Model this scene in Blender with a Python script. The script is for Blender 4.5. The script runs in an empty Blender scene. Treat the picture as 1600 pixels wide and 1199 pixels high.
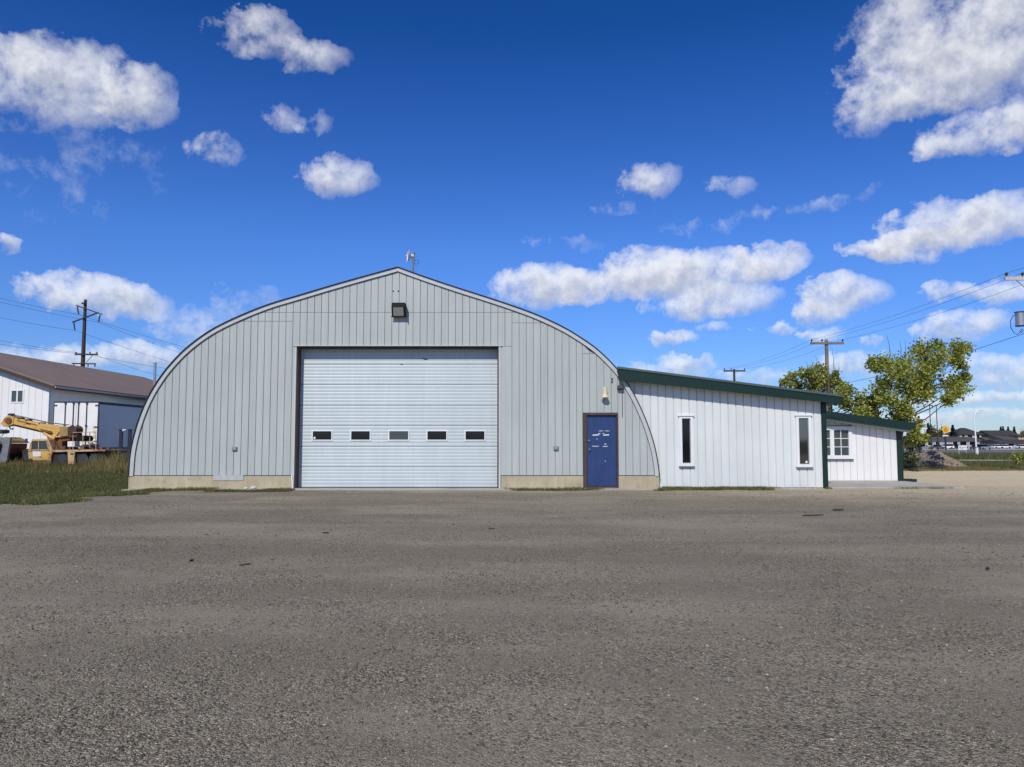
import bpy, math, random
import numpy as np
from mathutils import Vector

random.seed(7)
rng = np.random.default_rng(11)
R = math.radians
sc = bpy.context.scene
COL = sc.collection

# ------------------------------------------------------------------ camera
F, CX, CY, HZ, CAMH = 1202.0, 800.0, 599.5, 687.0, 1.48
PITCH = math.atan((HZ - CY) / F)
cam = bpy.data.cameras.new('camera')
cam.sensor_width = 36
cam.lens = F / 1600 * 36
cam.clip_start = 0.05
cam.clip_end = 6000
cam_o = bpy.data.objects.new('camera', cam)
cam_o.location = (0, 0, CAMH)
cam_o.rotation_euler = (R(90) + PITCH, 0, 0)
COL.objects.link(cam_o)
sc.camera = cam_o

SUN_EL, SUN_OFF = 42.0, 16.0          # degrees; the sun stands behind the camera, a little to its left
SUN_DIR = Vector((-math.sin(R(SUN_OFF)) * math.cos(R(SUN_EL)), -math.cos(R(SUN_OFF)) * math.cos(R(SUN_EL)), math.sin(R(SUN_EL))))


def pdir(px, py):
    x = (px - CX) / F
    u = (CY - py) / F
    return Vector((x, math.cos(PITCH) - u * math.sin(PITCH), math.sin(PITCH) + u * math.cos(PITCH)))


def U(px, py, Y):
    """pixel seen on the vertical plane at distance Y -> (X, Z)"""
    d = pdir(px, py)
    k = Y / d.y
    return d.x * k, CAMH + d.z * k


# ------------------------------------------------------------------ world: physical sky with cumulus
w = bpy.data.worlds.new('World')
sc.world = w
w.use_nodes = True
nt = w.node_tree
for n in list(nt.nodes):
    nt.nodes.remove(n)


def mk(tree, typ, **kw):
    n = tree.nodes.new(typ)
    for k, v in kw.items():
        setattr(n, k, v)
    return n


def mth(op, a, b=None, clamp=False, tree=None):
    for q in (a, b):
        if hasattr(q, 'id_data'):
            tree = q.id_data
    tree = tree or nt
    n = mk(tree, 'ShaderNodeMath', operation=op, use_clamp=clamp)
    for i, v in enumerate((a, b)):
        if v is None:
            continue
        if isinstance(v, (int, float)):
            n.inputs[i].default_value = v
        else:
            tree.links.new(v, n.inputs[i])
    return n.outputs[0]


def vmt(op, a, b=None, tree=None):
    tree = tree or nt
    n = mk(tree, 'ShaderNodeVectorMath', operation=op)
    for i, v in enumerate((a, b)):
        if v is None:
            continue
        if isinstance(v, (tuple, list)):
            n.inputs[i].default_value = v
        else:
            tree.links.new(v, n.inputs[i])
    return n.outputs['Value'] if op in ('DOT_PRODUCT', 'LENGTH') else n.outputs[0]


def maprange(v, a, b, c, d, smooth=True, tree=None):
    tree = tree or nt
    n = mk(tree, 'ShaderNodeMapRange', interpolation_type='SMOOTHSTEP' if smooth else 'LINEAR')
    tree.links.new(v, n.inputs[0])
    for i, x in enumerate((a, b, c, d)):
        n.inputs[i + 1].default_value = x
    return n.outputs[0]


def noise(vec, scale, detail=5, rough=.55, tree=None):
    tree = tree or nt
    n = mk(tree, 'ShaderNodeTexNoise')
    if vec is not None:
        tree.links.new(vec, n.inputs['Vector'])
    n.inputs['Scale'].default_value = scale
    n.inputs['Detail'].default_value = detail
    n.inputs['Roughness'].default_value = rough
    return n


def mixc(fac, a, b, blend='MIX', tree=None):
    tree = tree or nt
    n = mk(tree, 'ShaderNodeMix', data_type='RGBA', blend_type=blend)
    for s, v in ((n.inputs['Factor'], fac), (n.inputs['A'], a), (n.inputs['B'], b)):
        pass
    ins = [n.inputs[0], n.inputs[6], n.inputs[7]]
    for s, v in zip(ins, (fac, a, b)):
        if isinstance(v, (int, float)):
            s.default_value = v
        elif isinstance(v, (tuple, list)):
            s.default_value = tuple(v) if len(v) == 4 else (*v, 1)
        else:
            tree.links.new(v, s)
    return n.outputs[2]


sky = mk(nt, 'ShaderNodeTexSky', sky_type='NISHITA')
sky.sun_disc = False
sky.sun_elevation = R(SUN_EL)
sky.sun_rotation = R(180 + SUN_OFF)
sky.altitude = 500
sky.air_density = 1.0
sky.dust_density = 0.25
sky.ozone_density = 3.0
hsv = mk(nt, 'ShaderNodeHueSaturation')
hsv.inputs['Saturation'].default_value = 1.0
hsv.inputs['Value'].default_value = 1.0
nt.links.new(sky.outputs[0], hsv.inputs['Color'])

tc = mk(nt, 'ShaderNodeTexCoord')
D = tc.outputs['Generated']
sx = mk(nt, 'ShaderNodeSeparateXYZ')
nt.links.new(D, sx.inputs[0])
# deepen the clear sky towards the zenith as the photograph's dry air does, all the way round
rmp = mk(nt, 'ShaderNodeValToRGB')
nt.links.new(sx.outputs[2], rmp.inputs[0])
KS = 1.8
els = rmp.color_ramp.elements
RAMP = ((0.0, (.60, .74, 1.02)), (.10, (.46, .70, 1.20)), (.242, (.39, .72, 1.34)), (.407, (.19, .52, 1.14)), (.485, (.095, .43, .98)), (1.0, (.08, .38, .92)))
for p_, c_ in RAMP[1:-1]:
    els.new(p_)
for el_, (p_, c_) in zip(els, RAMP):
    el_.position = p_
    el_.color = (c_[0] / KS, c_[1] / KS, c_[2] / KS, 1)
SKYCOL = mixc(1.0, mixc(1.0, hsv.outputs[0], rmp.outputs[0], 'MULTIPLY'), (KS, KS, KS), 'MULTIPLY')
az0 = mth('ARCTAN2', sx.outputs[0], sx.outputs[1])
el0 = mth('ARCSINE', sx.outputs[2])
wn = noise(D, 15, 5, .62)
wc = mk(nt, 'ShaderNodeSeparateColor')
nt.links.new(wn.outputs['Color'], wc.inputs[0])
wn2 = noise(D, 60, 3, .6)
wc2 = mk(nt, 'ShaderNodeSeparateColor')
nt.links.new(wn2.outputs['Color'], wc2.inputs[0])


def warp(a, s1, s2, amp1, amp2):
    t = mth('ADD', a, mth('MULTIPLY', mth('SUBTRACT', s1, .5), amp1))
    return mth('ADD', t, mth('MULTIPLY', mth('SUBTRACT', s2, .5), amp2))


az = warp(az0, wc.outputs[0], wc2.outputs[0], .070, .017)
el = warp(el0, wc.outputs[1], wc2.outputs[1], .048, .013)
cmb = mk(nt, 'ShaderNodeCombineXYZ')
nt.links.new(az, cmb.inputs[0])
nt.links.new(el, cmb.inputs[1])
AE = cmb.outputs[0]

# px centre, radii, thickness (1 = solid white, small = thin veil)
CLOUDS = [
    (1460, 30, 150, 75, .62), (1570, 60, 110, 85, .75), (1395, 125, 85, 55, .7), (1500, 120, 120, 50, .9), (1350, 175, 46, 42, .45),
    (1545, 205, 80, 28, .6), (1478, 232, 36, 16, .4), (1608, 190, 55, 32, .7),
    (1470, 350, 72, 38, 1.1), (1560, 342, 62, 36, 1.1), (1395, 384, 62, 17, .9), (1450, 382, 70, 24, 1.0),
    (850, 446, 82, 30, 1.1), (940, 448, 80, 28, 1.0), (1010, 425, 80, 38, 1.2), (1100, 428, 110, 38, 1.2), (1215, 412, 60, 30, 1.1), (1110, 472, 105, 26, 1.1),
    (1330, 462, 58, 28, 1.0), (1283, 490, 36, 18, .8), (1055, 528, 42, 12, .9), (1045, 572, 66, 19, 1.1),
    (1016, 281, 56, 32, .62), (1152, 288, 36, 18, .26), 
    (400, 48, 88, 38, .62), (490, 88, 64, 28, .5), (440, 180, 44, 21, .34), (490, 186, 32, 22, .34),
    (335, 230, 47, 21, .5), (527, 272, 62, 32, .8),
    (110, 125, 112, 56, .8), (212, 150, 54, 45, .9), (20, 130, 90, 56, .6), (170, 240, 150, 60, .05),
    (150, 464, 86, 26, 1.1), (225, 470, 45, 22, .45), (205, 556, 95, 20, .9), (60, 565, 80, 25, .7), (310, 512, 60, 32, .28), (390, 470, 55, 20, .18),
    (15, 383, 22, 12, .6), 
    (1495, 456, 36, 17, .8), (1512, 510, 60, 22, .85), (1585, 455, 42, 20, .7), (1215, 515, 34, 9, .6), (1282, 524, 26, 12, .9),
    (1335, 572, 60, 18, .6), (1355, 538, 18, 8, .8), (1570, 585, 70, 24, .7), (1540, 628, 110, 10, .65), (1470, 655, 160, 8, .55), (1180, 588, 60, 14, .4),
    (1120, 512, 24, 9, .4), (1100, 354, 70, 12, .11), (1190, 336, 70, 12, .13), (1270, 318, 70, 11, .11), (1340, 303, 55, 8, .08), (880, 380, 70, 12, .10), (980, 325, 60, 10, .12), (780, 470, 30, 16, .35), (90, 300, 110, 50, .06),
]


def madd(typ, a, b, c):
    n_ = mk(nt, typ, operation='MULTIPLY_ADD')
    for k_, q_ in enumerate((a, b, c)):
        if hasattr(q_, 'id_data'):
            nt.links.new(q_, n_.inputs[k_])
        else:
            n_.inputs[k_].default_value = q_
    return n_


acc = None
for cxp, cyp, rx, ry, th in CLOUDS:
    d = pdir(cxp, cyp).normalized()
    a, e = math.atan2(d.x, d.y), math.asin(d.z)
    k = math.hypot(d.x, d.y)
    r1, r2 = rx * 1.14 / F * k * k, ry * 1.17 / F * k * k
    v = madd('ShaderNodeVectorMath', AE, (1 / r1, 1 / r2, 0), (-a / r1, -e / r2, 1)).outputs[0]
    dn = madd('ShaderNodeMath', vmt('DOT_PRODUCT', v, v), -th, 2 * th)      # th * (1 - r2), the z part of v is 1
    dq = mth('MAXIMUM', dn.outputs[0], 0.0)
    sn = mk(nt, 'ShaderNodeVectorMath', operation='SCALE')
    nt.links.new(v, sn.inputs[0])
    nt.links.new(dq, sn.inputs['Scale'])
    acc = sn.outputs[0] if acc is None else vmt('ADD', acc, sn.outputs[0])
sacc = mk(nt, 'ShaderNodeSeparateXYZ')
nt.links.new(acc, sacc.inputs[0])
Fsum, Tsum = sacc.outputs[2], sacc.outputs[1]
# rest of the sky: similar cumulus, its unseen cover thickened to whiten fill light
pl = mk(nt, 'ShaderNodeCombineXYZ')
zc = mth('MAXIMUM', mth('ADD', sx.outputs[2], .12), .05)
nt.links.new(mth('DIVIDE', sx.outputs[0], zc), pl.inputs[0])
nt.links.new(mth('DIVIDE', sx.outputs[1], zc), pl.inputs[1])
gn = noise(pl.outputs[0], 1.5, 6, .55)
gen = maprange(gn.outputs[0], .51, .68, 0, 1)
outside = mth('MAXIMUM', maprange(mth('ABSOLUTE', az0), .66, .80, 0, 1), maprange(el0, .60, .70, 0, 1))
gen = mth('MULTIPLY', mth('MULTIPLY', gen, outside), maprange(el0, 0.0, .06, 0, 1))
Fall = mth('ADD', Fsum, gen)
fb = noise(D, 30, 8, .62)
up = vmt('ADD', D, (-.006, 0, .014))
fb2 = noise(up, 30, 5, .6)
Fall = mth('ADD', Fall, mth('MULTIPLY', mth('SUBTRACT', wn.outputs[0], .5), mth('MULTIPLY', mth('MINIMUM', Fall, 1.3), 1.5)))
Fall = mth('MAXIMUM', Fall, 0.0)
dens = mth('ADD', Fall, mth('MULTIPLY', mth('SUBTRACT', fb.outputs[0], .52), mth('MULTIPLY', 2.6, mth('POWER', mth('MINIMUM', Fall, 1.0), .5))))
alpha = mth('SUBTRACT', 1.0, mth('EXPONENT', mth('MULTIPLY', mth('MAXIMUM', mth('SUBTRACT', dens, .03), 0.0), -1.55)))
tn = mth('DIVIDE', Tsum, mth('ADD', Fsum, .05))
relief = mth('MULTIPLY', mth('SUBTRACT', fb.outputs[0], fb2.outputs[0]), 1.6)
shade = mth('ADD', mth('ADD', mth('MULTIPLY', tn, .62), .60), relief)
shade = mth('SUBTRACT', shade, mth('MULTIPLY', maprange(dens, .7, 1.9, 0, 1), .12))
shade = maprange(shade, .05, 1.0, 0, 1)
ccol = mixc(shade, (5.2, 5.45, 6.2), (9.3, 9.4, 9.6))
SKYF = mixc(mth('MULTIPLY', alpha, .95), SKYCOL, ccol)
bg = mk(nt, 'ShaderNodeBackground')
bg.inputs[1].default_value = 0.10
nt.links.new(SKYF, bg.inputs[0])
wo = mk(nt, 'ShaderNodeOutputWorld')
nt.links.new(bg.outputs[0], wo.inputs[0])
w.cycles.sampling_method = 'NONE'

sun = bpy.data.lights.new('sun', 'SUN')
sun.energy = 3.45
sun.angle = R(0.6)
sun.color = (1.0, .94, .84)
sun_o = bpy.data.objects.new('sun', sun)
sun_o.rotation_euler = SUN_DIR.to_track_quat('Z', 'Y').to_euler()
sun_o.location = (-20, -40, 50)
COL.objects.link(sun_o)

sc.view_settings.view_transform = 'Standard'
sc.view_settings.look = 'None'
sc.view_settings.exposure = 0
sc.view_settings.gamma = 1
sc.view_settings.use_curve_mapping = False
sc.cycles.max_bounces = 5
sc.cycles.transparent_max_bounces = 8

# ------------------------------------------------------------------ materials
MATS = {}


def M(name, col, rough=.6, metal=0.0, var=.10, scale=1.5, bump=0.0, bscale=30, streak=0.0, rnd=0.0, dirt=None, spec=.5, fine=.0, coord='pos'):
    """painted / weathered surface: blotches, vertical streaks, fine grain, per-piece variation"""
    if name in MATS:
        return MATS[name]
    m = bpy.data.materials.new(name)
    m.use_nodes = True
    t = m.node_tree
    b = t.nodes['Principled BSDF']
    b.inputs['Roughness'].default_value = rough
    b.inputs['Metallic'].default_value = metal
    b.inputs['Specular IOR Level'].default_value = spec
    g = mk(t, 'ShaderNodeNewGeometry')
    P = g.outputs['Position']
    n1 = noise(P, scale, 6, .6, t)
    f = maprange(n1.outputs[0], .3, .7, 1 - var, 1 + var, False, t)
    if streak:
        sv = vmt('MULTIPLY', P, (7.0, 7.0, .35), t)
        n2 = noise(sv, 1.0, 5, .6, t)
        f = mth('MULTIPLY', f, maprange(n2.outputs[0], .35, .7, 1 + streak * .4, 1 - streak, False, t), tree=t)
    if fine:
        n3 = noise(P, 90, 3, .6, t)
        f = mth('MULTIPLY', f, maprange(n3.outputs[0], .3, .7, 1 - fine, 1 + fine, False, t), tree=t)
    if rnd:
        oi = mk(t, 'ShaderNodeObjectInfo')
        f = mth('MULTIPLY', f, maprange(oi.outputs['Random'], 0, 1, 1 - rnd, 1 + rnd, False, t), tree=t)
    cc = mixc(1.0, (*col, 1), mk(t, 'ShaderNodeCombineColor').outputs[0], 'MULTIPLY', t)
    comb = cc.node.inputs[7].links[0].from_node
    for i in range(3):
        t.links.new(f, comb.inputs[i])
    if dirt:
        dc, lo, hi, dscale = dirt
        n4 = noise(P, dscale, 7, .65, t)
        cc = mixc(maprange(n4.outputs[0], lo, hi, 0, 1, True, t), cc, (*dc, 1), 'MIX', t)
    t.links.new(cc, b.inputs['Base Color'])
    if bump:
        n5 = noise(P, bscale, 6, .6, t)
        bp = mk(t, 'ShaderNodeBump')
        bp.inputs['Strength'].default_value = bump
        bp.inputs['Distance'].default_value = .02
        t.links.new(n5.outputs[0], bp.inputs['Height'])
        t.links.new(bp.outputs[0], b.inputs['Normal'])
    MATS[name] = m
    return m


M('barn_siding', (.44, .48, .46), .45, 0, .05, .7, .30, 1.6, .07, .03, dirt=((.33, .36, .35), .64, .9, .8))
M('barn_backing', (.26, .285, .285), .8)
M('barn_trim', (.52, .545, .55), .45, 0, .06, 3, 0, 0, .04, .02)
M('barn_roof', (.05, .055, .06), .5, .2, .1, 2)
M('concrete', (.45, .39, .265), .9, 0, .14, 1.6, .4, 25, .14, 0, dirt=((.22, .20, .16), .56, .75, 3.0), fine=.08)
M('slab', (.42, .40, .36), .9, 0, .12, 1.0, .3, 25, 0, 0, dirt=((.27, .24, .20), .5, .75, 1.3), fine=.08)
M('door_white', (.52, .59, .61), .38, 0, .035, 1.0, .03, 4, .05, .02, dirt=((.52, .52, .48), .68, .9, 1.1))
M('door_frame', (.060, .035, .026), .8, 0, .3, 4, .3, 30, .25)
M('door_blue', (.024, .052, .160), .38, 0, .10, 3, .05, 6, .08, 0, dirt=((.036, .066, .17), .58, .78, 4))
M('door_jamb', (.085, .055, .045), .8, 0, .25, 5, .3, 30, .2)
M('black_paint', (.008, .008, .009), .7, 0, .2, spec=.2)
M('dark_metal', (.035, .037, .04), .5, .3, .2)
M('lens', (.30, .29, .27), .18, 0, .05)
M('chrome', (.7, .7, .7), .22, 1.0, .05)
M('cream', (.66, .58, .38), .5, 0, .06)
M('white_trim', (.80, .81, .82), .4, 0, .03, 3, 0, 0, .03)
M('tape', (.70, .70, .72), .7, 0, .1, 30)
M('lean_siding', (.70, .735, .72), .42, 0, .04, 1.0, .22, 1.6, .05, .025, dirt=((.52, .52, .50), .66, .95, 1.0))
M('shop_backing', (.62, .63, .64), .8)
M('lean_backing', (.56, .59, .59), .8)
M('rear_siding', (.82, .81, .80), .42, 0, .03, 1.2, .04, 3, .03, .02)
M('green_trim', (.004, .024, .016), .42, 0, .10, 2.0, 0, 0, .08, .03)
M('drip_grey', (.075, .105, .09), .45, 0, .1)
M('green_light', (.085, .13, .11), .5, 0, .06, 2.0)
M('glass', (.005, .006, .008), .06, 0, .2, 2, spec=.4)
M('glass_coated', (.006, .007, .009), .04, 0, .1, 2, spec=.5).node_tree.nodes['Principled BSDF'].inputs['IOR'].default_value = 2.7
M('glass_grey', (.06, .075, .08), .10, 0, .2, 2, spec=.6)
M('shop_white', (.86, .85, .82), .5, 0, .03, 1, 0, 0, .04, .015)
M('shop_side', (.84, .79, .72), .6, 0, .05, .6)
M('shop_roof', (.235, .17, .13), .7, .0, .12, .5, 0, 0, 0, 0, fine=.05)
M('shop_fascia', (.06, .032, .025), .6)
M('gutter', (.42, .40, .37), .8, 0, .05)
M('galv', (.45, .46, .47), .38, .7, .12, 4)
M('trailer_white', (.90, .88, .84), .5, 0, .05, 2, 0, 0, .06, 0, dirt=((.55, .42, .30), .66, .8, 2.5))
M('trailer_side', (.84, .80, .78), .5, 0, .05, .6, 0, 0, .04)
M('rail_dark', (.03, .04, .06), .6, 0, .2)
M('rust', (.17, .075, .035), .9, 0, .35, 6, .4, 30)
M('crane_yellow', (.66, .40, .10), .5, 0, .12, 2, 0, 0, .08, .03, dirt=((.30, .13, .05), .55, .68, 3.4), fine=.08)
M('crane_cab', (.58, .40, .19), .55, 0, .12, 2, 0, 0, .06, 0, dirt=((.30, .12, .05), .50, .62, 3.6), fine=.08)
M('rubber', (.022, .021, .02), .85, 0, .3, 8)
M('steel_grey', (.23, .24, .25), .55, .3, .2, 3, 0, 0, .15)
M('bucket_yellow', (.34, .24, .09), .6, 0, .2, 2, 0, 0, .1, 0, dirt=((.16, .09, .04), .55, .7, 3))
M('post_blue', (.012, .02, .045), .6)
M('pole_wood', (.20, .175, .15), .9, 0, .25, 3, .4, 25, .3)
M('pole_dark', (.055, .047, .045), .9, 0, .25, 3, .3, 25, .3)
M('arm_pale', (.50, .48, .44), .8, 0, .12, 4)
M('wire', (.06, .065, .075), .6)
M('insulator', (.05, .045, .045), .35)
M('bark', (.10, .085, .065), .9, 0, .3, 6, .5, 30, .2)
M('dirt', (.27, .205, .15), .95, 0, .25, 1.6, .9, 9, 0, 0, dirt=((.12, .085, .06), .56, .72, 1.6), fine=.15)
M('scrap', (.10, .06, .05), .8, .1, .4, 3, 0, 0, 0, .5)
M('rock', (.55, .53, .49), .9, 0, .15, 8, .4, 30)
M('stick', (.05, .036, .026), .9, 0, .3, 12)
M('street_white', (.82, .83, .84), .4, .0, .03)
M('roof_dark', (.045, .043, .045), .8, 0, .15, .3)
M('roof_brown', (.085, .075, .068), .8, 0, .15, .3)
M('house_cream', (.62, .58, .50), .7, 0, .06, .2)
M('house_grey', (.30, .29, .29), .7, 0, .06, .2)
M('house_gold', (.62, .40, .17), .7, 0, .06, .2)
M('store_wall', (.34, .34, .36), .7, 0, .08, .2)
M('sign_yellow', (.78, .50, .03), .4, 0, .03)
M('sign_orange', (.62, .17, .01), .4, 0, .03)
M('sign_white', (.78, .79, .80), .5, 0, .03)
M('sign_ink', (.16, .18, .22), .6)
M('car_white', (.80, .81, .82), .25, 0, .02)
M('car_black', (.012, .012, .014), .22, 0, .05)
M('car_silver', (.42, .44, .47), .28, .5, .03)
M('car_blue', (.035, .055, .10), .25, 0, .03)
M('car_grey', (.13, .135, .145), .25, .2, .03)
M('asphalt', (.14, .138, .135), .9, 0, .12, .4, 0, 0, 0, 0, fine=.1)
M('pave_pale', (.40, .37, .34), .9, 0, .12, .3, 0, 0, 0, 0, fine=.1)


def leaf_mat(name, c1, c2, c3, trans=.35):
    m = bpy.data.materials.new(name)
    m.use_nodes = True
    t = m.node_tree
    b = t.nodes['Principled BSDF']
    g = mk(t, 'ShaderNodeNewGeometry')
    rp = mk(t, 'ShaderNodeValToRGB')
    n = noise(g.outputs['Position'], 1.1, 3, .6, t)
    f = mth('ADD', mth('MULTIPLY', g.outputs['Random Per Island'], .62), mth('MULTIPLY', n.outputs[0], .5), tree=t)
    t.links.new(f, rp.inputs[0])
    e = rp.color_ramp.elements
    e[0].position, e[0].color = .15, (*c1, 1)
    e[1].position, e[1].color = .95, (*c3, 1)
    x = e.new(.55)
    x.color = (*c2, 1)
    t.links.new(rp.outputs[0], b.inputs['Base Color'])
    b.inputs['Roughness'].default_value = .5
    b.inputs['Specular IOR Level'].default_value = .35
    tr = mk(t, 'ShaderNodeBsdfTranslucent')
    t.links.new(rp.outputs[0], tr.inputs[0])
    mx = mk(t, 'ShaderNodeMixShader')
    mx.inputs[0].default_value = trans
    t.links.new(b.outputs[0], mx.inputs[1])
    t.links.new(tr.outputs[0], mx.inputs[2])
    t.links.new(mx.outputs[0], t.nodes['Material Output'].inputs[0])
    MATS[name] = m
    return m


leaf_mat('leaf_poplar', (.13, .18, .028), (.30, .345, .055), (.60, .57, .155))
leaf_mat('leaf_dark', (.018, .034, .012), (.035, .06, .018), (.07, .095, .03), .2)
leaf_mat('leaf_spruce', (.010, .020, .014), (.018, .032, .020), (.03, .05, .03), .1)
leaf_mat('grass_blade', (.060, .078, .020), (.105, .122, .034), (.22, .20, .085), .25)
leaf_mat('weed_blade', (.10, .095, .03), (.22, .18, .065), (.42, .34, .16), .25)
leaf_mat('weed_green', (.06, .08, .022), (.12, .135, .036), (.27, .24, .085), .25)


def ground_mat():
    m = bpy.data.materials.new('turf')
    m.use_nodes = True
    t = m.node_tree
    b = t.nodes['Principled BSDF']
    g = mk(t, 'ShaderNodeNewGeometry')
    P = g.outputs['Position']
    n = noise(P, .16, 6, .6, t)
    n2 = noise(P, 6, 5, .6, t)
    c = mixc(maprange(n.outputs[0], .38, .62, 0, 1, True, t), (.060, .074, .024), (.115, .110, .042), 'MIX', t)
    c = mixc(maprange(n2.outputs[0], .35, .65, 0, .5, True, t), c, (.045, .048, .020), 'MIX', t)
    t.links.new(c, b.inputs['Base Color'])
    b.inputs['Roughness'].default_value = 1
    b.inputs['Specular IOR Level'].default_value = .1
    bp = mk(t, 'ShaderNodeBump')
    bp.inputs['Strength'].default_value = .6
    bp.inputs['Distance'].default_value = .06
    t.links.new(n2.outputs[0], bp.inputs['Height'])
    t.links.new(bp.outputs[0], b.inputs['Normal'])
    MATS['turf'] = m


def gravel_mat():
    m = bpy.data.materials.new('gravel')
    m.use_nodes = True
    t = m.node_tree
    b = t.nodes['Principled BSDF']
    g = mk(t, 'ShaderNodeNewGeometry')
    P = g.outputs['Position']
    s = mk(t, 'ShaderNodeSeparateXYZ')
    t.links.new(P, s.inputs[0])
    # colour blends to a paler tan towards the far right of the yard, darker near
    n0 = noise(P, .22, 5, .6, t)
    n0y = noise(vmt('MULTIPLY', P, (.10, .55, 1), t), 1.0, 5, .6, t)
    k = mth('ADD', mth('MULTIPLY', s.outputs[0], .055), mth('MULTIPLY', s.outputs[1], .10), tree=t)
    k = mth('ADD', k, mth('MULTIPLY', n0.outputs[0], .9), tree=t)
    tan = maprange(k, 2.35, 4.1, 0, 1, True, t)
    pale = maprange(n0y.outputs[0], .40, .68, 0, 1, True, t)
    base = mixc(pale, (.290, .250, .184), (.372, .322, .242), 'MIX', t)
    dust = noise(vmt('MULTIPLY', P, (.6, 1.0, 1), t), .42, 6, .6, t)
    dustf = maprange(dust.outputs[0], .47, .66, 0, 1, True, t)
    base = mixc(mth('MULTIPLY', dustf, .75), base, (.43, .37, .272), 'MIX', t)
    base = mixc(tan, base, (.80, .67, .45), 'MIX', t)
    # stones of mixed size
    v1 = mk(t, 'ShaderNodeTexVoronoi')
    t.links.new(P, v1.inputs['Vector'])
    v1.inputs['Scale'].default_value = 66
    sc1 = mk(t, 'ShaderNodeSeparateColor')
    t.links.new(v1.outputs['Color'], sc1.inputs[0])
    v2 = mk(t, 'ShaderNodeTexVoronoi')
    t.links.new(P, v2.inputs['Vector'])
    v2.inputs['Scale'].default_value = 145
    sc2 = mk(t, 'ShaderNodeSeparateColor')
    t.links.new(v2.outputs['Color'], sc2.inputs[0])
    loose = noise(P, .8, 6, .62, t)
    lf = mth('MULTIPLY', maprange(loose.outputs[0], .38, .60, .30, 1.0, True, t), mth('SUBTRACT', 1.0, mth('MULTIPLY', dustf, .65)))
    f1 = maprange(sc1.outputs[0], 0, 1, -.58, .70, False, t)
    f2 = maprange(sc2.outputs[0], 0, 1, -.35, .38, False, t)
    bright = maprange(sc1.outputs[1], .97, 1.0, 0, .7, False, t)
    tot = mth('ADD', mth('ADD', mth('MULTIPLY', f1, lf, tree=t), mth('MULTIPLY', f2, mth('ADD', mth('MULTIPLY', lf, .6, tree=t), .35, tree=t), tree=t), tree=t), mth('MULTIPLY', bright, lf, tree=t), tree=t)
    tot = mth('ADD', tot, 1.0, tree=t)
    cb = mk(t, 'ShaderNodeCombineColor')
    for i in range(3):
        t.links.new(tot, cb.inputs[i])
    c = mixc(1.0, base, cb.outputs[0], 'MULTIPLY', t)
    # damp / oily dark stains
    st = noise(vmt('MULTIPLY', P, (.35, 1.0, 1), t), 1.1, 6, .65, t)
    c = mixc(maprange(st.outputs[0], .60, .80, 0, .45, True, t), c, (.115, .10, .08), 'MIX', t)
    t.links.new(c, b.inputs['Base Color'])
    b.inputs['Roughness'].default_value = .95
    b.inputs['Specular IOR Level'].default_value = .15
    h = mth('ADD', mth('MULTIPLY', mth('MULTIPLY', v1.outputs['Distance'], -1.0, tree=t), lf, tree=t), mth('MULTIPLY', v2.outputs['Distance'], -.45, tree=t), tree=t)
    bp = mk(t, 'ShaderNodeBump')
    bp.inputs['Strength'].default_value = 1.0
    bp.inputs['Distance'].default_value = .028
    t.links.new(h, bp.inputs['Height'])
    n6 = noise(P, 2.2, 5, .6, t)
    bp2 = mk(t, 'ShaderNodeBump')
    bp2.inputs['Strength'].default_value = .5
    bp2.inputs['Distance'].default_value = .05
    t.links.new(n6.outputs[0], bp2.inputs['Height'])
    t.links.new(bp.outputs[0], bp2.inputs['Normal'])
    t.links.new(bp2.outputs[0], b.inputs['Normal'])
    MATS['gravel'] = m


def stone_mat():
    m = bpy.data.materials.new('stones')
    m.use_nodes = True
    t = m.node_tree
    b = t.nodes['Principled BSDF']
    g = mk(t, 'ShaderNodeNewGeometry')
    rp = mk(t, 'ShaderNodeValToRGB')
    t.links.new(g.outputs['Random Per Island'], rp.inputs[0])
    e = rp.color_ramp.elements
    e[0].position, e[0].color = 0, (.07, .06, .048, 1)
    e[1].position, e[1].color = 1, (.42, .385, .32, 1)
    for p, c in ((.45, (.15, .130, .100)), (.78, (.205, .178, .138)), (.95, (.28, .247, .195))):
        x = e.new(p)
        x.color = (*c, 1)
    t.links.new(rp.outputs[0], b.inputs['Base Color'])
    b.inputs['Roughness'].default_value = .9
    b.inputs['Specular IOR Level'].default_value = .2
    MATS['stones'] = m


ground_mat()
gravel_mat()
stone_mat()


# ------------------------------------------------------------------ mesh helpers
def tag(o, label=None, cat=None, group=None, kind=None):
    if label:
        o['label'] = label
    if cat:
        o['category'] = cat
    if group:
        o['group'] = group
    if kind:
        o['kind'] = kind
    return o


def empty(name, loc=(0, 0, 0), rz=0.0, parent=None):
    o = bpy.data.objects.new(name, None)
    o.location = loc
    o.rotation_euler = (0, 0, rz)
    o.empty_display_size = .2
    COL.objects.link(o)
    o.parent = parent
    return o


def origin(o):
    v = Vector((0, 0, 0))
    while o is not None:
        v += Vector(o.location)
        o = o.parent
    return v


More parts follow.
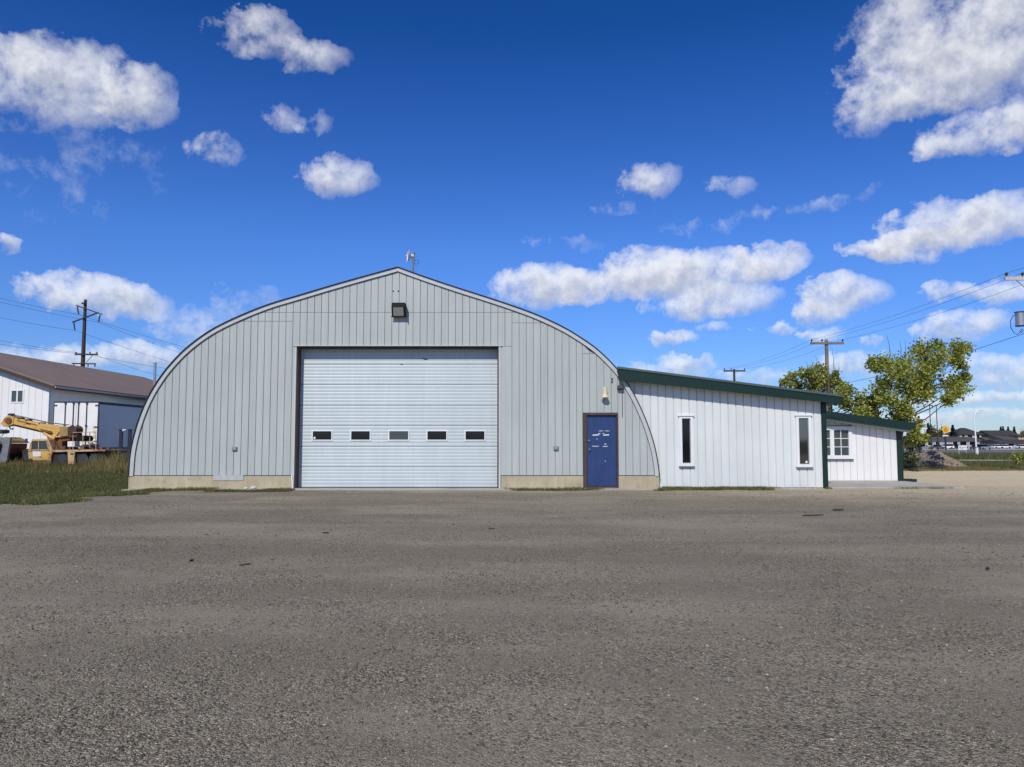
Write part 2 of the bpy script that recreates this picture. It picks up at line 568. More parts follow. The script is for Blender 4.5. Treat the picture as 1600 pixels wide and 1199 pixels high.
class MB:
    def __init__(s):
        s.v, s.f = [], []

    def add(s, vs, fs):
        k = len(s.v)
        s.v += [tuple(p) for p in vs]
        s.f += [tuple(i + k for i in f) for f in fs]
        return s

    def box(s, x0, x1, y0, y1, z0, z1):
        x0, x1 = sorted((x0, x1)); y0, y1 = sorted((y0, y1)); z0, z1 = sorted((z0, z1))
        return s.add([(x0, y0, z0), (x1, y0, z0), (x1, y1, z0), (x0, y1, z0), (x0, y0, z1), (x1, y0, z1), (x1, y1, z1), (x0, y1, z1)],
                     [(0, 3, 2, 1), (4, 5, 6, 7), (0, 1, 5, 4), (1, 2, 6, 5), (2, 3, 7, 6), (3, 0, 4, 7)])

    def prism(s, poly, y0, y1, inset=None):
        """XZ outline (front at y0) extruded to y1; optional front outline of its own"""
        a = sum(poly[i][0] * poly[(i + 1) % len(poly)][1] - poly[(i + 1) % len(poly)][0] * poly[i][1] for i in range(len(poly)))
        fr = inset or poly
        if a < 0:
            poly = poly[::-1]; fr = fr[::-1]
        n = len(poly)
        vs = [(x, y0, z) for x, z in fr] + [(x, y1, z) for x, z in poly]
        fs = [tuple(range(n)), tuple(range(2 * n - 1, n - 1, -1))]
        for i in range(n):
            j = (i + 1) % n
            fs.append((i, n + i, n + j, j))
        return s.add(vs, fs)

    def prism_x(s, poly, x0, x1):
        """YZ outline extruded along X"""
        n = len(poly)
        vs = [(x0, y, z) for y, z in poly] + [(x1, y, z) for y, z in poly]
        a = sum(poly[i][0] * poly[(i + 1) % n][1] - poly[(i + 1) % n][0] * poly[i][1] for i in range(n))
        fs = [tuple(range(n)), tuple(range(2 * n - 1, n - 1, -1))]
        if a > 0:
            fs = [f[::-1] for f in fs]
        for i in range(n):
            j = (i + 1) % n
            q = (i, j, n + j, n + i)
            fs.append(q if a > 0 else q[::-1])
        return s.add(vs, fs)

    def tube(s, pts, rad, seg=8, cap=True):
        pts = [Vector(p) for p in pts]
        n = len(pts)
        if not hasattr(rad, '__len__'):
            rad = [rad] * n
        rings = []
        ref = None
        for i, p in enumerate(pts):
            d = (pts[min(i + 1, n - 1)] - pts[max(i - 1, 0)]).normalized()
            if ref is None:
                ref = Vector((0, 0, 1)) if abs(d.z) < .9 else Vector((1, 0, 0))
            a = d.cross(ref).normalized()
            b = a.cross(d).normalized()
            ref = b
            rings.append([p + (a * math.cos(2 * math.pi * k / seg) + b * math.sin(2 * math.pi * k / seg)) * rad[i] for k in range(seg)])
        k0 = len(s.v)
        for r in rings:
            s.v += [tuple(q) for q in r]
        for i in range(n - 1):
            for k in range(seg):
                a, b = k0 + i * seg + k, k0 + i * seg + (k + 1) % seg
                s.f.append((a, a + seg, b + seg, b))
        if cap:
            s.f.append(tuple(k0 + k for k in range(seg)))
            s.f.append(tuple(k0 + (n - 1) * seg + k for k in range(seg))[::-1])
        return s

    def disc(s, c, axis, r, depth, seg=16):
        c = Vector(c); a = Vector(axis).normalized()
        return s.tube([c - a * depth / 2, c + a * depth / 2], r, seg)

    def bar(s, a, b, wy, wz):
        """box beam from a to b, width wy across and wz in height"""
        a, b = Vector(a), Vector(b)
        d = (b - a).normalized()
        side = d.cross(Vector((0, 0, 1)))
        side = side.normalized() if side.length > .01 else Vector((1, 0, 0))
        up = side.cross(d).normalized()
        vs = []
        for p in (a, b):
            for u, v in ((-1, -1), (1, -1), (1, 1), (-1, 1)):
                vs.append(p + side * (u * wy / 2) + up * (v * wz / 2))
        return s.add(vs, [(0, 1, 2, 3), (7, 6, 5, 4), (0, 4, 5, 1), (1, 5, 6, 2), (2, 6, 7, 3), (3, 7, 4, 0)])

    def build(s, name, mat, parent=None, local=False, smooth=False, bevel=0):
        me = bpy.data.meshes.new(name)
        v = s.v
        if parent is not None and not local:
            o0 = origin(parent)
            v = [(a - o0.x, b - o0.y, c - o0.z) for a, b, c in v]
        me.from_pydata(v, [], s.f)
        me.materials.append(MATS[mat])
        if smooth:
            me.polygons.foreach_set('use_smooth', [True] * len(me.polygons))
            if hasattr(me, 'set_sharp_from_angle'):
                me.set_sharp_from_angle(angle=R(40))
        me.update()
        o = bpy.data.objects.new(name, me)
        COL.objects.link(o)
        o.parent = parent
        if bevel:
            bv = o.modifiers.new('bevel', 'BEVEL')
            bv.width = bevel
            bv.segments = 2
            bv.limit_method = 'ANGLE'
        return o


def np_mesh(name, verts, faces, mat, parent=None, smooth=False):
    verts = np.asarray(verts, dtype=np.float32)
    faces = np.asarray(faces, dtype=np.int32)
    k = faces.shape[1]
    me = bpy.data.meshes.new(name)
    me.vertices.add(len(verts))
    me.vertices.foreach_set('co', verts.ravel())
    me.loops.add(faces.size)
    me.loops.foreach_set('vertex_index', faces.ravel())
    me.polygons.add(len(faces))
    me.polygons.foreach_set('loop_start', np.arange(0, faces.size, k, dtype=np.int32))
    me.polygons.foreach_set('loop_total', np.full(len(faces), k, dtype=np.int32))
    if smooth:
        me.polygons.foreach_set('use_smooth', np.ones(len(faces), dtype=bool))
    me.materials.append(MATS[mat])
    me.update(calc_edges=True)
    o = bpy.data.objects.new(name, me)
    COL.objects.link(o)
    o.parent = parent
    return o


def copy_tree(o, parent=None):
    c = o.copy()
    COL.objects.link(c)
    c.parent = parent
    for ch in [x for x in bpy.data.objects if x.parent is o]:
        copy_tree(ch, c)
    return c


# ------------------------------------------------------------------ ground
def sstep(a, b, x):
    t = np.clip((x - a) / (b - a), 0, 1)
    return t * t * (3 - 2 * t)


def vnoise(x, y, f, seed=0):
    """cheap smooth noise from a few sines, about -1..1"""
    r = np.random.default_rng(seed)
    out = 0
    for i in range(5):
        a, p = r.uniform(0, 6.28), r.uniform(0, 6.28)
        k = f * r.uniform(.6, 1.7)
        out = out + np.sin((x * math.cos(a) + y * math.sin(a)) * k + p)
    return out / 3.0


def hgt(x, y):
    x = np.asarray(x, dtype=float); y = np.asarray(y, dtype=float)
    return -1.2 * sstep(45, 170, y) - .5 * sstep(30, 90, np.abs(x)) * (y < 400)


def hz(x, y):
    return float(hgt(x, y))


def sheet(name, xs, ys, zoff, mat, kind='structure', keep=None, undul=0.0):
    X, Y = np.meshgrid(xs, ys)
    Z = hgt(X, Y) + zoff
    if undul:
        Z = Z + undul * (vnoise(X, Y, 1.6, 3) * .6 + vnoise(X, Y, 4.5, 5) * .4) * sstep(22.6, 19, Y)
    nx, ny = len(xs), len(ys)
    V = np.stack([X.ravel(), Y.ravel(), Z.ravel()], 1)
    I = np.arange(nx * ny).reshape(ny, nx)
    Fq = np.stack([I[:-1, :-1].ravel(), I[:-1, 1:].ravel(), I[1:, 1:].ravel(), I[1:, :-1].ravel()], 1)
    if keep is not None:
        c = V[Fq].mean(1)
        Fq = Fq[keep(c[:, 0], c[:, 1])]
    o = np_mesh(name, V, Fq, mat, smooth=True)
    o['kind'] = kind
    return o


def graded(a, b, n, p=3.0):
    t = np.linspace(-1, 1, n)
    m = np.sign(t) * np.abs(t) ** p
    return np.where(m < 0, -m * a, m * b)


g_xs = graded(-3000, 3000, 121)
g_ys = np.concatenate([-graded(-1500, 1500, 41)[:20][::1] * -1, np.linspace(0, 200, 60), 200 + np.linspace(0, 1, 30)[1:] ** 2.5 * 3300])
g_ys = np.unique(np.sort(g_ys))
sheet('ground', g_xs, g_ys, -.03, 'turf')


def yard_edge(y):
    """left edge (X) of the gravel where the lawn begins, as a function of Y"""
    return np.interp(y, [-40, 6, 12, 16.2, 18.0, 20.0, 21.7, 22.9, 24], [-46, -34, -20, -13.2, -11.3, -10.9, -10.5, -9.3, -9.0])


def far_edge(x):
    return np.interp(x, [-12, 9, 13, 17, 22, 30, 60], [23.6, 23.7, 33, 36.0, 37.5, 37.8, 38.5])


def in_yard(x, y):
    return (x > yard_edge(y) + .35 * vnoise(x, y, 2.2, 8)) & (y < far_edge(x) + .4 * vnoise(x, y, 1.1, 9)) & (y > -30) & (x < 60)


sheet('gravel_yard', np.linspace(-46, 60, 331), np.linspace(-30, 39, 281), .0, 'gravel', keep=in_yard, undul=.012)
# roads crossing the field on the right, and the pale lot in front of the shops
sheet('gravel_track', np.linspace(19, 90, 60), np.linspace(54.5, 58.5, 6), .004, 'pave_pale')
sheet('service_road', np.linspace(24, 200, 80), np.linspace(72, 77.5, 6), .004, 'pave_pale')
sheet('highway', np.linspace(40, 420, 80), np.linspace(188, 232, 14), .01, 'asphalt')
sheet('parking_lot', np.linspace(60, 420, 60), np.linspace(236, 300, 14), .012, 'pave_pale')

m = MB().box(9.60, 13.75, 23.56, 27.16, -.12, .03)
tag(m.build('concrete_slab', 'slab', bevel=.01), kind='structure')
m = MB()
for x0, x1 in ((-11.45, -6.75), (-6.74, -.3), (-.29, 4.5)):
    m.box(x0, x1, 22.72, 23.52, -.12, .012)
tag(m.build('concrete_apron', 'slab'), kind='structure')

# ------------------------------------------------------------------ loose stones, grass
ICO_V = np.array([(0, 0, -1), (.72, -.53, -.45), (-.28, -.85, -.45), (-.89, 0, -.45), (-.28, .85, -.45), (.72, .53, -.45),
                  (.28, -.85, .45), (-.72, -.53, .45), (-.72, .53, .45), (.28, .85, .45), (.89, 0, .45), (0, 0, 1)])
ICO_F = np.array([(0, 1, 2), (1, 0, 5), (0, 2, 3), (0, 3, 4), (0, 4, 5), (1, 5, 10), (2, 1, 6), (3, 2, 7), (4, 3, 8), (5, 4, 9),
                  (1, 10, 6), (2, 6, 7), (3, 7, 8), (4, 8, 9), (5, 9, 10), (6, 10, 11), (7, 6, 11), (8, 7, 11), (9, 8, 11), (10, 9, 11)])


def rocks(name, x, y, z, s, mat):
    n = len(x)
    a = rng.uniform(0, 6.28, n)
    sc3 = np.stack([s * rng.uniform(.75, 1.35, n), s * rng.uniform(.6, 1.0, n), s * rng.uniform(.4, .8, n)], 1)
    v = ICO_V[None] * (1 + rng.uniform(-.28, .28, (n, 12, 1))) * sc3[:, None, :]
    ca, sa = np.cos(a)[:, None], np.sin(a)[:, None]
    X = v[..., 0] * ca - v[..., 1] * sa + x[:, None]
    Y = v[..., 0] * sa + v[..., 1] * ca + y[:, None]
    Z = v[..., 2] + (z + sc3[:, 2] * .25)[:, None]
    V = np.stack([X, Y, Z], -1).reshape(-1, 3)
    Fc = (ICO_F[None] + (np.arange(n) * 12)[:, None, None]).reshape(-1, 3)
    return np_mesh(name, V, Fc, mat)


def scatter(n, y0, y1, half=.70, x0=None, x1=None):
    y = np.sqrt(rng.uniform(y0 * y0, y1 * y1, n)) if y0 > 0 else rng.uniform(y0, y1, n)
    if x0 is None:
        x = rng.uniform(-1, 1, n) * (half * y + .5)
    else:
        x = rng.uniform(x0, x1, n)
    return x, y


def yz(x, y):
    return hgt(x, y) + .012 * (vnoise(x, y, 1.6, 3) * .6 + vnoise(x, y, 4.5, 5) * .4) * sstep(22.6, 19, y)


xs, ys, ss = [], [], []
for n, a, b, lo, hi in ((38000, 3.0, 6.5, .004, .012), (28000, 6.5, 12, .006, .013), (9000, 12, 22, .008, .016), (700, 3, 22, .012, .022)):
    x, y = scatter(n, a, b)
    dn = vnoise(x, y, 1.3, 21) * .6 + vnoise(x, y, 3.6, 22) * .5 + vnoise(x, y, 9, 23) * .35
    keep = rng.uniform(-1.1, 1.1, n) < dn
    x, y = x[keep], y[keep]
    xs.append(x); ys.append(y)
    ss.append(lo + (hi - lo) * rng.uniform(0, 1, len(x)) ** 2.2)
xs, ys, ss = map(np.concatenate, (xs, ys, ss))
ok = in_yard(xs, ys) & (ys < 22.6)
xs, ys, ss = xs[ok], ys[ok], ss[ok]
tag(rocks('loose_gravel', xs, ys, yz(xs, ys), ss, 'stones'), 'loose grey crushed stone strewn over the yard', 'gravel', kind='stuff')


def blades(name, x, y, z, h, wd, lean, mat, per=4, spread=.05):
    n = len(x) * per
    x = np.repeat(x, per) + rng.normal(0, spread, n)
    y = np.repeat(y, per) + rng.normal(0, spread, n)
    z = np.repeat(z, per)
    h = np.repeat(h, per) * rng.uniform(.55, 1.25, n)
    a = rng.uniform(0, 6.28, n)
    l = h * rng.uniform(0, lean, n)
    b = rng.uniform(0, 6.28, n)
    w_ = wd * rng.uniform(.6, 1.3, n)
    p0 = np.stack([x - np.cos(a) * w_, y - np.sin(a) * w_, z], 1)
    p1 = np.stack([x + np.cos(a) * w_, y + np.sin(a) * w_, z], 1)
    p2 = np.stack([x + np.cos(b) * l, y + np.sin(b) * l, z + h], 1)
    V = np.stack([p0, p1, p2], 1).reshape(-1, 3)
    Fc = np.arange(n * 3).reshape(-1, 3)
    return np_mesh(name, V, Fc, mat)


# mown lawn left of the barn
x, y = scatter(60000, 15.5, 41, x0=-30, x1=-8.5)
ok = (x > -.72 * y - .5) & (x < -11.45 + 2.6 * (y < 22.9)) & ~in_yard(x + .25, y)
x, y = x[ok], y[ok]
tag(blades('lawn_grass', x, y, hgt(x, y) - .03, np.full(len(x), .062) * (1 + .45 * vnoise(x, y, .9, 4)), .010, .9, 'grass_blade', 5, .07),
    'short mown dark green grass left of the arched barn', 'grass', kind='stuff')
# ragged grass fringe where the lawn runs out into the gravel
x, y = scatter(11000, 15.5, 23, x0=-15.5, x1=-8.3)
e = x - yard_edge(y)
ok = (np.abs(e - .1) < .75 + .4 * vnoise(x, y, 1.7, 32)) & (x > -.72 * y - .5) & (vnoise(x, y, 2.4, 31) > -.25 + .5 * np.clip(e, 0, 1)) & (y < 22.7)
x, y = x[ok], y[ok]
tag(blades('fringe_grass', x, y, hgt(x, y) - .005, np.full(len(x), .085) * (1 + .4 * vnoise(x, y, 3, 33)), .010, 1.2, 'weed_green', 5, .07), 'ragged pale grass along the edge of the gravel by the lawn', 'grass', kind='stuff')
# sparse tufts along the barn apron and the lean-to wall
gx, gy = [], []
for x0, x1, y0, y1, n, th in ((-10.6, -6.4, 21.9, 22.75, 2200, -.05), (-10.6, -6.6, 22.9, 23.36, 260, .3), (-.3, 4.6, 22.35, 22.9, 900, -.05), (-.2, 4.5, 23.2, 23.37, 200, .2), (4.55, 7.6, 22.6, 23.55, 1700, -.35), (7.5, 9.6, 23.2, 23.55, 200, 0),
                              (9.7, 13.6, 23.30, 23.55, 110, .25)):
    x, y = scatter(n, y0, y1, x0=x0, x1=x1)
    ok = vnoise(x, y, 2.4, 41) > th
    gx.append(x[ok]); gy.append(y[ok])
x, y = np.concatenate(gx), np.concatenate(gy)
tag(blades('wall_grass', x, y, hgt(x, y) - .01, np.full(len(x), .085), .010, 1.2, 'weed_green', 5, .05), 'sparse low grass tufts growing along the foot of the walls', 'grass', kind='stuff')
# tall dry weeds round the parked machinery
x, y = scatter(15000, 34.5, 43.5, x0=-31, x1=-16.5)
ok = (vnoise(x, y, .8, 51) > -.7) & (x > -.72 * y) & (rng.uniform(0, 1, len(x)) < .35 + .65 * sstep(-29, -22, x))
ok &= ~((y > 38.9) & (y < 43) & (x < -21.6))
x, y = x[ok], y[ok]
hh = (.50 + .30 * vnoise(x, y, .7, 52) + .22 * vnoise(x, y, 2.3, 55)) * rng.uniform(.5, 1.25, len(x)) * (.55 + .45 * sstep(34.5, 37, y)) * (1 - .35 * sstep(-22.5, -28.5, x))
tag(blades('tall_weeds', x, y, hgt(x, y) - .03, np.maximum(hh, .15), .012, .55, 'weed_blade', 4, .09), 'tall dry weeds growing round the parked yellow machines', 'weeds', kind='stuff')
x, y = scatter(7000, 35, 39, x0=-31, x1=-17)
ok = (vnoise(x, y, 1.1, 53) > -.2) & (x > -.72 * y)
x, y = x[ok], y[ok]
tag(blades('green_weeds', x, y, hgt(x, y) - .03, .34 + .16 * vnoise(x, y, 1.0, 54), .012, .6, 'weed_green', 4, .09), 'green weeds at the far edge of the lawn', 'weeds', kind='stuff')
# weeds and field grass right of the building
x, y = scatter(26000, 36.5, 53, x0=14, x1=42)
m_far = .25 + .55 * sstep(.2, -.6, vnoise(x, y, .35, 61))
ok = (rng.uniform(0, 1, len(x)) < m_far) & (x < .75 * y + 3)
x, y = x[ok], y[ok]
hh = (.20 + .10 * vnoise(x, y, .6, 62)) * (.45 + .9 * sstep(38, 45, y))
hh = np.where((x < 25) & (y > 43), hh * 2.4, hh)
hh = np.where(x > 26, hh * .5, hh)
tag(blades('field_grass', x, y, hgt(x, y) - .03, np.maximum(hh, .08), .014, .8, 'weed_green', 4, .11), 'rough field grass beyond the gravel right of the buildings', 'grass', kind='stuff')
x, y = scatter(9000, 36.2, 41.5, x0=14, x1=40)
ok = (y > far_edge(x) - .7) & (rng.uniform(0, 1, len(x)) < 1.1 - .22 * (y - 37)) & (x < .74 * y + 2)
x, y = x[ok], y[ok]
tag(blades('dry_grass', x, y, hgt(x, y) - .02, .10 + .06 * vnoise(x, y, 1.2, 64), .014, .9, 'weed_blade', 4, .10), 'pale dry grass fringing the tan gravel on the right', 'grass', kind='stuff')
x, y = scatter(9000, 60, 110, x0=26, x1=85)
ok = x < .74 * y
x, y = x[ok], y[ok]
ok = ~((y > 71.5) & (y < 78))
x, y = x[ok], y[ok]
tag(blades('meadow_grass', x, y, hgt(x, y) - .03, .35 + .15 * vnoise(x, y, .5, 63), .03, .8, 'grass_blade', 5, .25), 'dark green meadow between the far road and the field', 'grass', kind='stuff')

# ------------------------------------------------------------------ the arched barn
BY = 23.4                                   # front of its wall
OUT = [(202.5, 744), (206, 704), (216, 663), (232, 623), (254, 587), (279, 557.5), (304.6, 534.7), (336, 513.5), (377.5, 493.5), (422, 476),
       (469.4, 461.8), (517, 447.5), (564.5, 434), (622, 418.2), (666.7, 434.3), (716.7, 451), (766.8, 467), (806.8, 480.5), (840, 493), (873.5, 508.4),
       (900, 523.4), (933.5, 546.8), (963.6, 576.8), (978, 597), (993.6, 623.5), (1010, 660), (1022, 697), (1028, 728), (1029.6, 744)]
ARC = [U(px, py, BY) for px, py in OUT]
# densify with Catmull-Rom, keeping the ridge sharp


def crom(p, n=4):
    out = []
    for i in range(len(p) - 1):
        a, b = Vector(p[i]), Vector(p[i + 1])
        z = Vector(p[i - 1]) if i else a * 2 - b
        c = Vector(p[i + 2]) if i + 2 < len(p) else b * 2 - a
        for k in range(n):
            t = k / n
            out.append(tuple(.5 * ((2 * a) + (b - z) * t + (2 * z - 5 * a + 4 * b - c) * t * t + (3 * a - z - 3 * b + c) * t ** 3)))
    out.append(tuple(p[-1]))
    return out


RI = 13
ARCD = crom(ARC[:RI + 1]) + crom(ARC[RI:])[1:]


def offset_in(poly, d):
    res = []
    n = len(poly)
    for i in range(n):
        a = Vector(poly[max(i - 1, 0)]); b = Vector(poly[min(i + 1, n - 1)])
        t = (b - a).normalized()
        nrm = Vector((t.y, -t.x))           # points below/inside for a left-to-right run
        res.append((poly[i][0] + nrm.x * d, poly[i][1] + nrm.y * d))
    return res


ARC_IN = offset_in(ARCD, .125)
ARC_WALL = offset_in(ARCD, .06)
ax = np.array([p[0] for p in ARC_WALL]); azz = np.array([p[1] for p in ARC_WALL])


def arch_z(x):
    return float(np.interp(x, ax, azz))


def BX(px):
    return U(px, 640, BY)[0]


def BZ(py):
    return U(620, py, BY)[1]


barn = empty('arched_barn', (BX(616), BY, 0))
tag(barn, 'large pale grey arched barn with a pointed ridge and a big white overhead door', 'barn')
ZF = BZ(743.5)                              # top of the foundation
Z0 = 0.0
GX0, GX1, GZ = BX(462.5), BX(778), BZ(541.5)   # overhead opening
DX0, DX1, DZ = BX(910.5), BX(965.5), BZ(645.5)   # blue door opening
BACK = BY + 25.0
xl, xr = ARCD[0][0], ARCD[-1][0]

# core wall with the two openings left free
core = MB()
RC = .34                                    # depth of the overhead door recess
top = [p for p in ARC_WALL]


def wall_slice(x0, x1, zb, y0, y1, mb):
    pts = [(x0, arch_z(x0))] + [p for p in ARC_WALL if x0 < p[0] < x1] + [(x1, arch_z(x1))]
    mb.prism([(x0, zb)] + [(x1, zb)] + pts[::-1], y0, y1)


yb0, yb1 = BY + .028, BY + RC + .1
wall_slice(xl + .08, GX0, ZF, yb0, yb1, core)
wall_slice(GX0, GX1, GZ + .02, yb0, yb1, core)
wall_slice(GX1, DX0, ZF, yb0, yb1, core)
wall_slice(DX0, DX1, DZ, yb0, yb1, core)
wall_slice(DX1, xr - .08, ZF, yb0, yb1, core)
core.build('wall', 'barn_backing', barn)
bk = MB()
wall_slice(xl + .1, xr - .1, Z0, BACK - .2, BACK - .05, bk)
bk.build('rear_wall', 'barn_siding', barn)

# foundation in three lengths
for nm, a, b in (('l', xl - .02, GX0 - .06), ('m', GX1 + .10, DX0), ('r', DX1, xr + .01)):
    MB().box(a, b, BY - .03, BY + .4, -.2, ZF - .012).build('foundation', 'concrete', barn, bevel=.012)
for a, b in ((xl - .02, xl + .2), (xr - .2, xr)):
    MB().box(a, b, BY + .4, BACK, -.2, ZF - .012).build('foundation', 'concrete', barn)
MB().box(xl + .03, GX0 - .04, BY - .016, BY + .02, ZF - .011, ZF + .010).build('drip_strip', 'dark_metal', barn)
MB().box(GX1 + .12, DX0 - .02, BY - .016, BY + .02, ZF - .011, ZF + .010).build('drip_strip', 'dark_metal', barn)
MB().box(DX1 + .05, xr - .03, BY - .016, BY + .02, ZF - .011, ZF + .010).build('drip_strip', 'dark_metal', barn)

# siding panels: vertical boards with open V joints, in the bands the wall shows
PW = BX(466) - BX(455)


def panel(x0, x1, zb, zt, mb_name='siding_panel', mat='barn_siding', parent=barn, y=BY, arch=True, gap=.0028, top_fn=None, lift=0.0):
    fn = top_fn or arch_z
    n = 4
    xsn = [x0 + gap + (x1 - x0 - 2 * gap) * i / n for i in range(n + 1)]
    tp = [min(zt, fn(x_)) for x_ in xsn]
    if max(tp) - zb < .03:
        return
    tp = [max(t, zb + .004) for t in tp]
    back = [(xsn[0], zb), (xsn[-1], zb)] + [(x_, t) for x_, t in zip(xsn[::-1], tp[::-1])]
    ins = .006
    f = (x1 - x0 - 2 * gap - 2 * ins) / (x1 - x0 - 2 * gap)
    xc = (x0 + x1) / 2
    front = [(xc + (p[0] - xc) * f, p[1]) for p in back]
    MB().prism(back, y - lift, y + .03, front).build(mb_name, mat, parent)


ZS1, ZS2, ZS3 = BZ(488.5), BZ(502.5), BZ(505)
HX0, HX1 = BX(455), BX(800)
x = HX0
left_xs = []
while x > xl + .05:
    left_xs.append(x)
    x -= PW
left_xs.append(xl + .05)
PX0, PX1 = BX(337), BX(383.5)
for a, b in zip(left_xs[1:], left_xs[:-1]):
    zb = ZF + .012
    mid = (a + b) / 2
    j = random.uniform(-.002, .002)
    lift = .004 if PX0 < mid < PX1 else random.uniform(0, .003)
    panel(a, b, zb, ZS2, lift=lift)
    if arch_z(mid) > ZS2 + .04:
        panel(a, b, ZS2 + .012, ZS1 - .004, lift=random.uniform(.002, .005))
        panel(a, b, ZS1 + .006, 99, lift=random.uniform(.002, .005))
for k_ in range(4):
    a = PX0 + (PX1 - PX0) * k_ / 4
    b = PX0 + (PX1 - PX0) * (k_ + 1) / 4
    MB().box(a + .002, b - .002, BY - .048, BY - .017, BZ(750.8), ZF + .014).build('hatch_panel', 'barn_siding', barn)
# door-side strip left of the opening and header
panel(HX0, GX0, ZF + .012, GZ, lift=.003)
n = int(round((HX1 - HX0) / PW))
pw = (HX1 - HX0) / n
for i in range(n):
    a = HX0 + i * pw
    panel(a, a + pw, GZ + .004, ZS1 - .003, lift=random.uniform(0, .003))
    panel(a, a + pw, ZS1 + .007, 99, lift=random.uniform(.001, .004))
panel(GX1 + .03, HX1, ZF + .012, GZ - .006, lift=.003)
x = HX1
pw = .2185
ZS4 = BZ(553)
while x < xr - .06:
    a, b = x, min(x + pw, xr - .05)
    if abs(DX0 - b) < .10:
        b = DX0 - .002
    if abs(DX1 - b) < .10:
        b = DX1 + .002
    mid = (a + b) / 2
    zb = ZF + .012
    if DX0 - .02 < mid < DX1 + .02:
        zb = DZ + .01
    zt = ZS3 if mid < BX(853) else 99
    if BX(914) < mid < BX(934):
        panel(a, b, zb, ZS4, lift=random.uniform(0, .003))
        panel(a, b, ZS4 + .01, 99, lift=.003)
    else:
        panel(a, b, zb, zt, lift=random.uniform(0, .003))
        if zt < 90:
            panel(a, b, ZS3 + .01, ZS1 - .004, lift=.003)
            panel(a, b, ZS1 + .006, 99, lift=.004)
    x = b

# rake trim (a pale band following the arch) and the roof skin over it
rt = MB()
nA = len(ARCD)
oa = offset_in(ARCD, .012)
vs = [(p[0], BY - .055, p[1]) for p in oa] + [(p[0], BY - .055, p[1]) for p in ARC_IN] + [(p[0], BY + .02, p[1]) for p in oa] + [(p[0], BY + .02, p[1]) for p in ARC_IN]
fs = []
for i in range(nA - 1):
    fs += [(nA + i, nA + i + 1, i + 1, i), (2 * nA + i, i, i + 1, 2 * nA + i + 1)[::-1], (nA + i, 3 * nA + i, 3 * nA + i + 1, nA + i + 1)]
rt.add(vs, fs)
rt.build('rake_trim', 'barn_trim', barn)
# thin dark shadow gap moulding at the inner edge
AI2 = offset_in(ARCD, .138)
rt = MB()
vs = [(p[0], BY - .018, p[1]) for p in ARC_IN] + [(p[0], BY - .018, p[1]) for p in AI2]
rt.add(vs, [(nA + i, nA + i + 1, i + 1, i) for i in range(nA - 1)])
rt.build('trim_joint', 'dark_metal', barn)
rf = MB()
AO = offset_in(ARCD, -.014)
ya, yb = BY - .10, BACK
vs = [(p[0], ya, p[1]) for p in AO] + [(p[0], yb, p[1]) for p in AO] + [(p[0], ya, p[1]) for p in ARCD] + [(p[0], yb, p[1]) for p in ARCD]
fs = []
for i in range(nA - 1):
    fs += [(i, i + 1, nA + i + 1, nA + i), (2 * nA + i, 3 * nA + i, 3 * nA + i + 1, 2 * nA + i + 1), (i, 2 * nA + i, 2 * nA + i + 1, i + 1)]
rf.add(vs, fs)
rf.build('roof', 'barn_roof', barn)
# sagging cable along the right shoulder
p0, p1 = U(905, 529, BY - .05), U(936, 553, BY - .05)
pts = []
for i in range(9):
    t = i / 8
    pts.append((p0[0] + (p1[0] - p0[0]) * t, BY - .03, p0[1] + (p1[1] - p0[1]) * t - .10 * math.sin(math.pi * t)))
MB().tube(pts, .012, 6).build('cable', 'black_paint', barn)
pts = [(U(972, 612, BY)[0], BY - .02, U(972, y_, BY)[1]) for y_ in (612, 632, 652)]
MB().tube(pts, .008, 6).build('cable', 'black_paint', barn)

# ---- overhead door
od = empty('overhead_door', (0, RC, 0), parent=barn)
od.location = (BX(620) - barn.location.x, RC, 0)
YD = BY + RC
LX0, LX1 = GX0 + .03, GX1 - .02
seams = [762.6, 729.7, 697.8, 665, 633.6, 601, 569.5]
zs = [.012] + [U(620, s_, YD)[1] for s_ in seams[1:]] + [GZ + .12]
WINS = [(489, 518), (549, 578), (608.5, 638), (668, 697.5), (727.5, 757)]
WZ0, WZ1 = U(620, 687.3, YD)[1], U(620, 674, YD)[1]
for k in range(7):
    z0, z1 = zs[k] + .004, zs[k + 1] - .004
    prof = []
    nr = 6
    hstep = (z1 - z0) / nr
    prof.append((YD + .012, z0))
    for r in range(nr):
        a = z0 + r * hstep
        prof += [(YD, a + .010), (YD, a + hstep * .62), (YD + .0035, a + hstep * .72), (YD + .0035, a + hstep * .93)]
    prof.append((YD + .012, z1))
    poly = prof + [(YD + .05, z1), (YD + .05, z0)]
    MB().prism_x(poly, LX0, LX1).build('door_section', 'door_white', od)
for i, (a, b) in enumerate(WINS):
    x0, x1 = U(a, 680, YD)[0], U(b, 680, YD)[0]
    fr = MB()
    bw = .034
    y0, y1 = YD - .022, YD + .011
    fr.box(x0 - bw, x1 + bw, y0, y1, WZ1, WZ1 + bw).box(x0 - bw, x1 + bw, y0, y1, WZ0 - bw, WZ0)
    fr.box(x0 - bw, x0, y0, y1, WZ0, WZ1).box(x1, x1 + bw, y0, y1, WZ0, WZ1)
    fr.build('window_frame', 'white_trim', od)
    MB().box(x0, x1, YD - .008, YD + .01, WZ0, WZ1).build('window_pane', 'glass_grey' if i == 2 else 'glass', od)
sx_, sz_ = U(491.5, 684.5, YD)
MB().disc((sx_, YD - .010, sz_), (0, 1, 0), .035, .003, 12).build('sticker', 'sign_white', od)
sx_, sz_ = U(664, 561.5, YD)
MB().add([(sx_ - .13, YD - .003, sz_ + .03), (sx_ + .02, YD - .004, sz_ - .03), (sx_ + .12, YD - .003, sz_ - .005), (sx_ + .03, YD - .003, sz_ + .012)], [(0, 1, 2, 3)]).build('tear', 'black_paint', od)
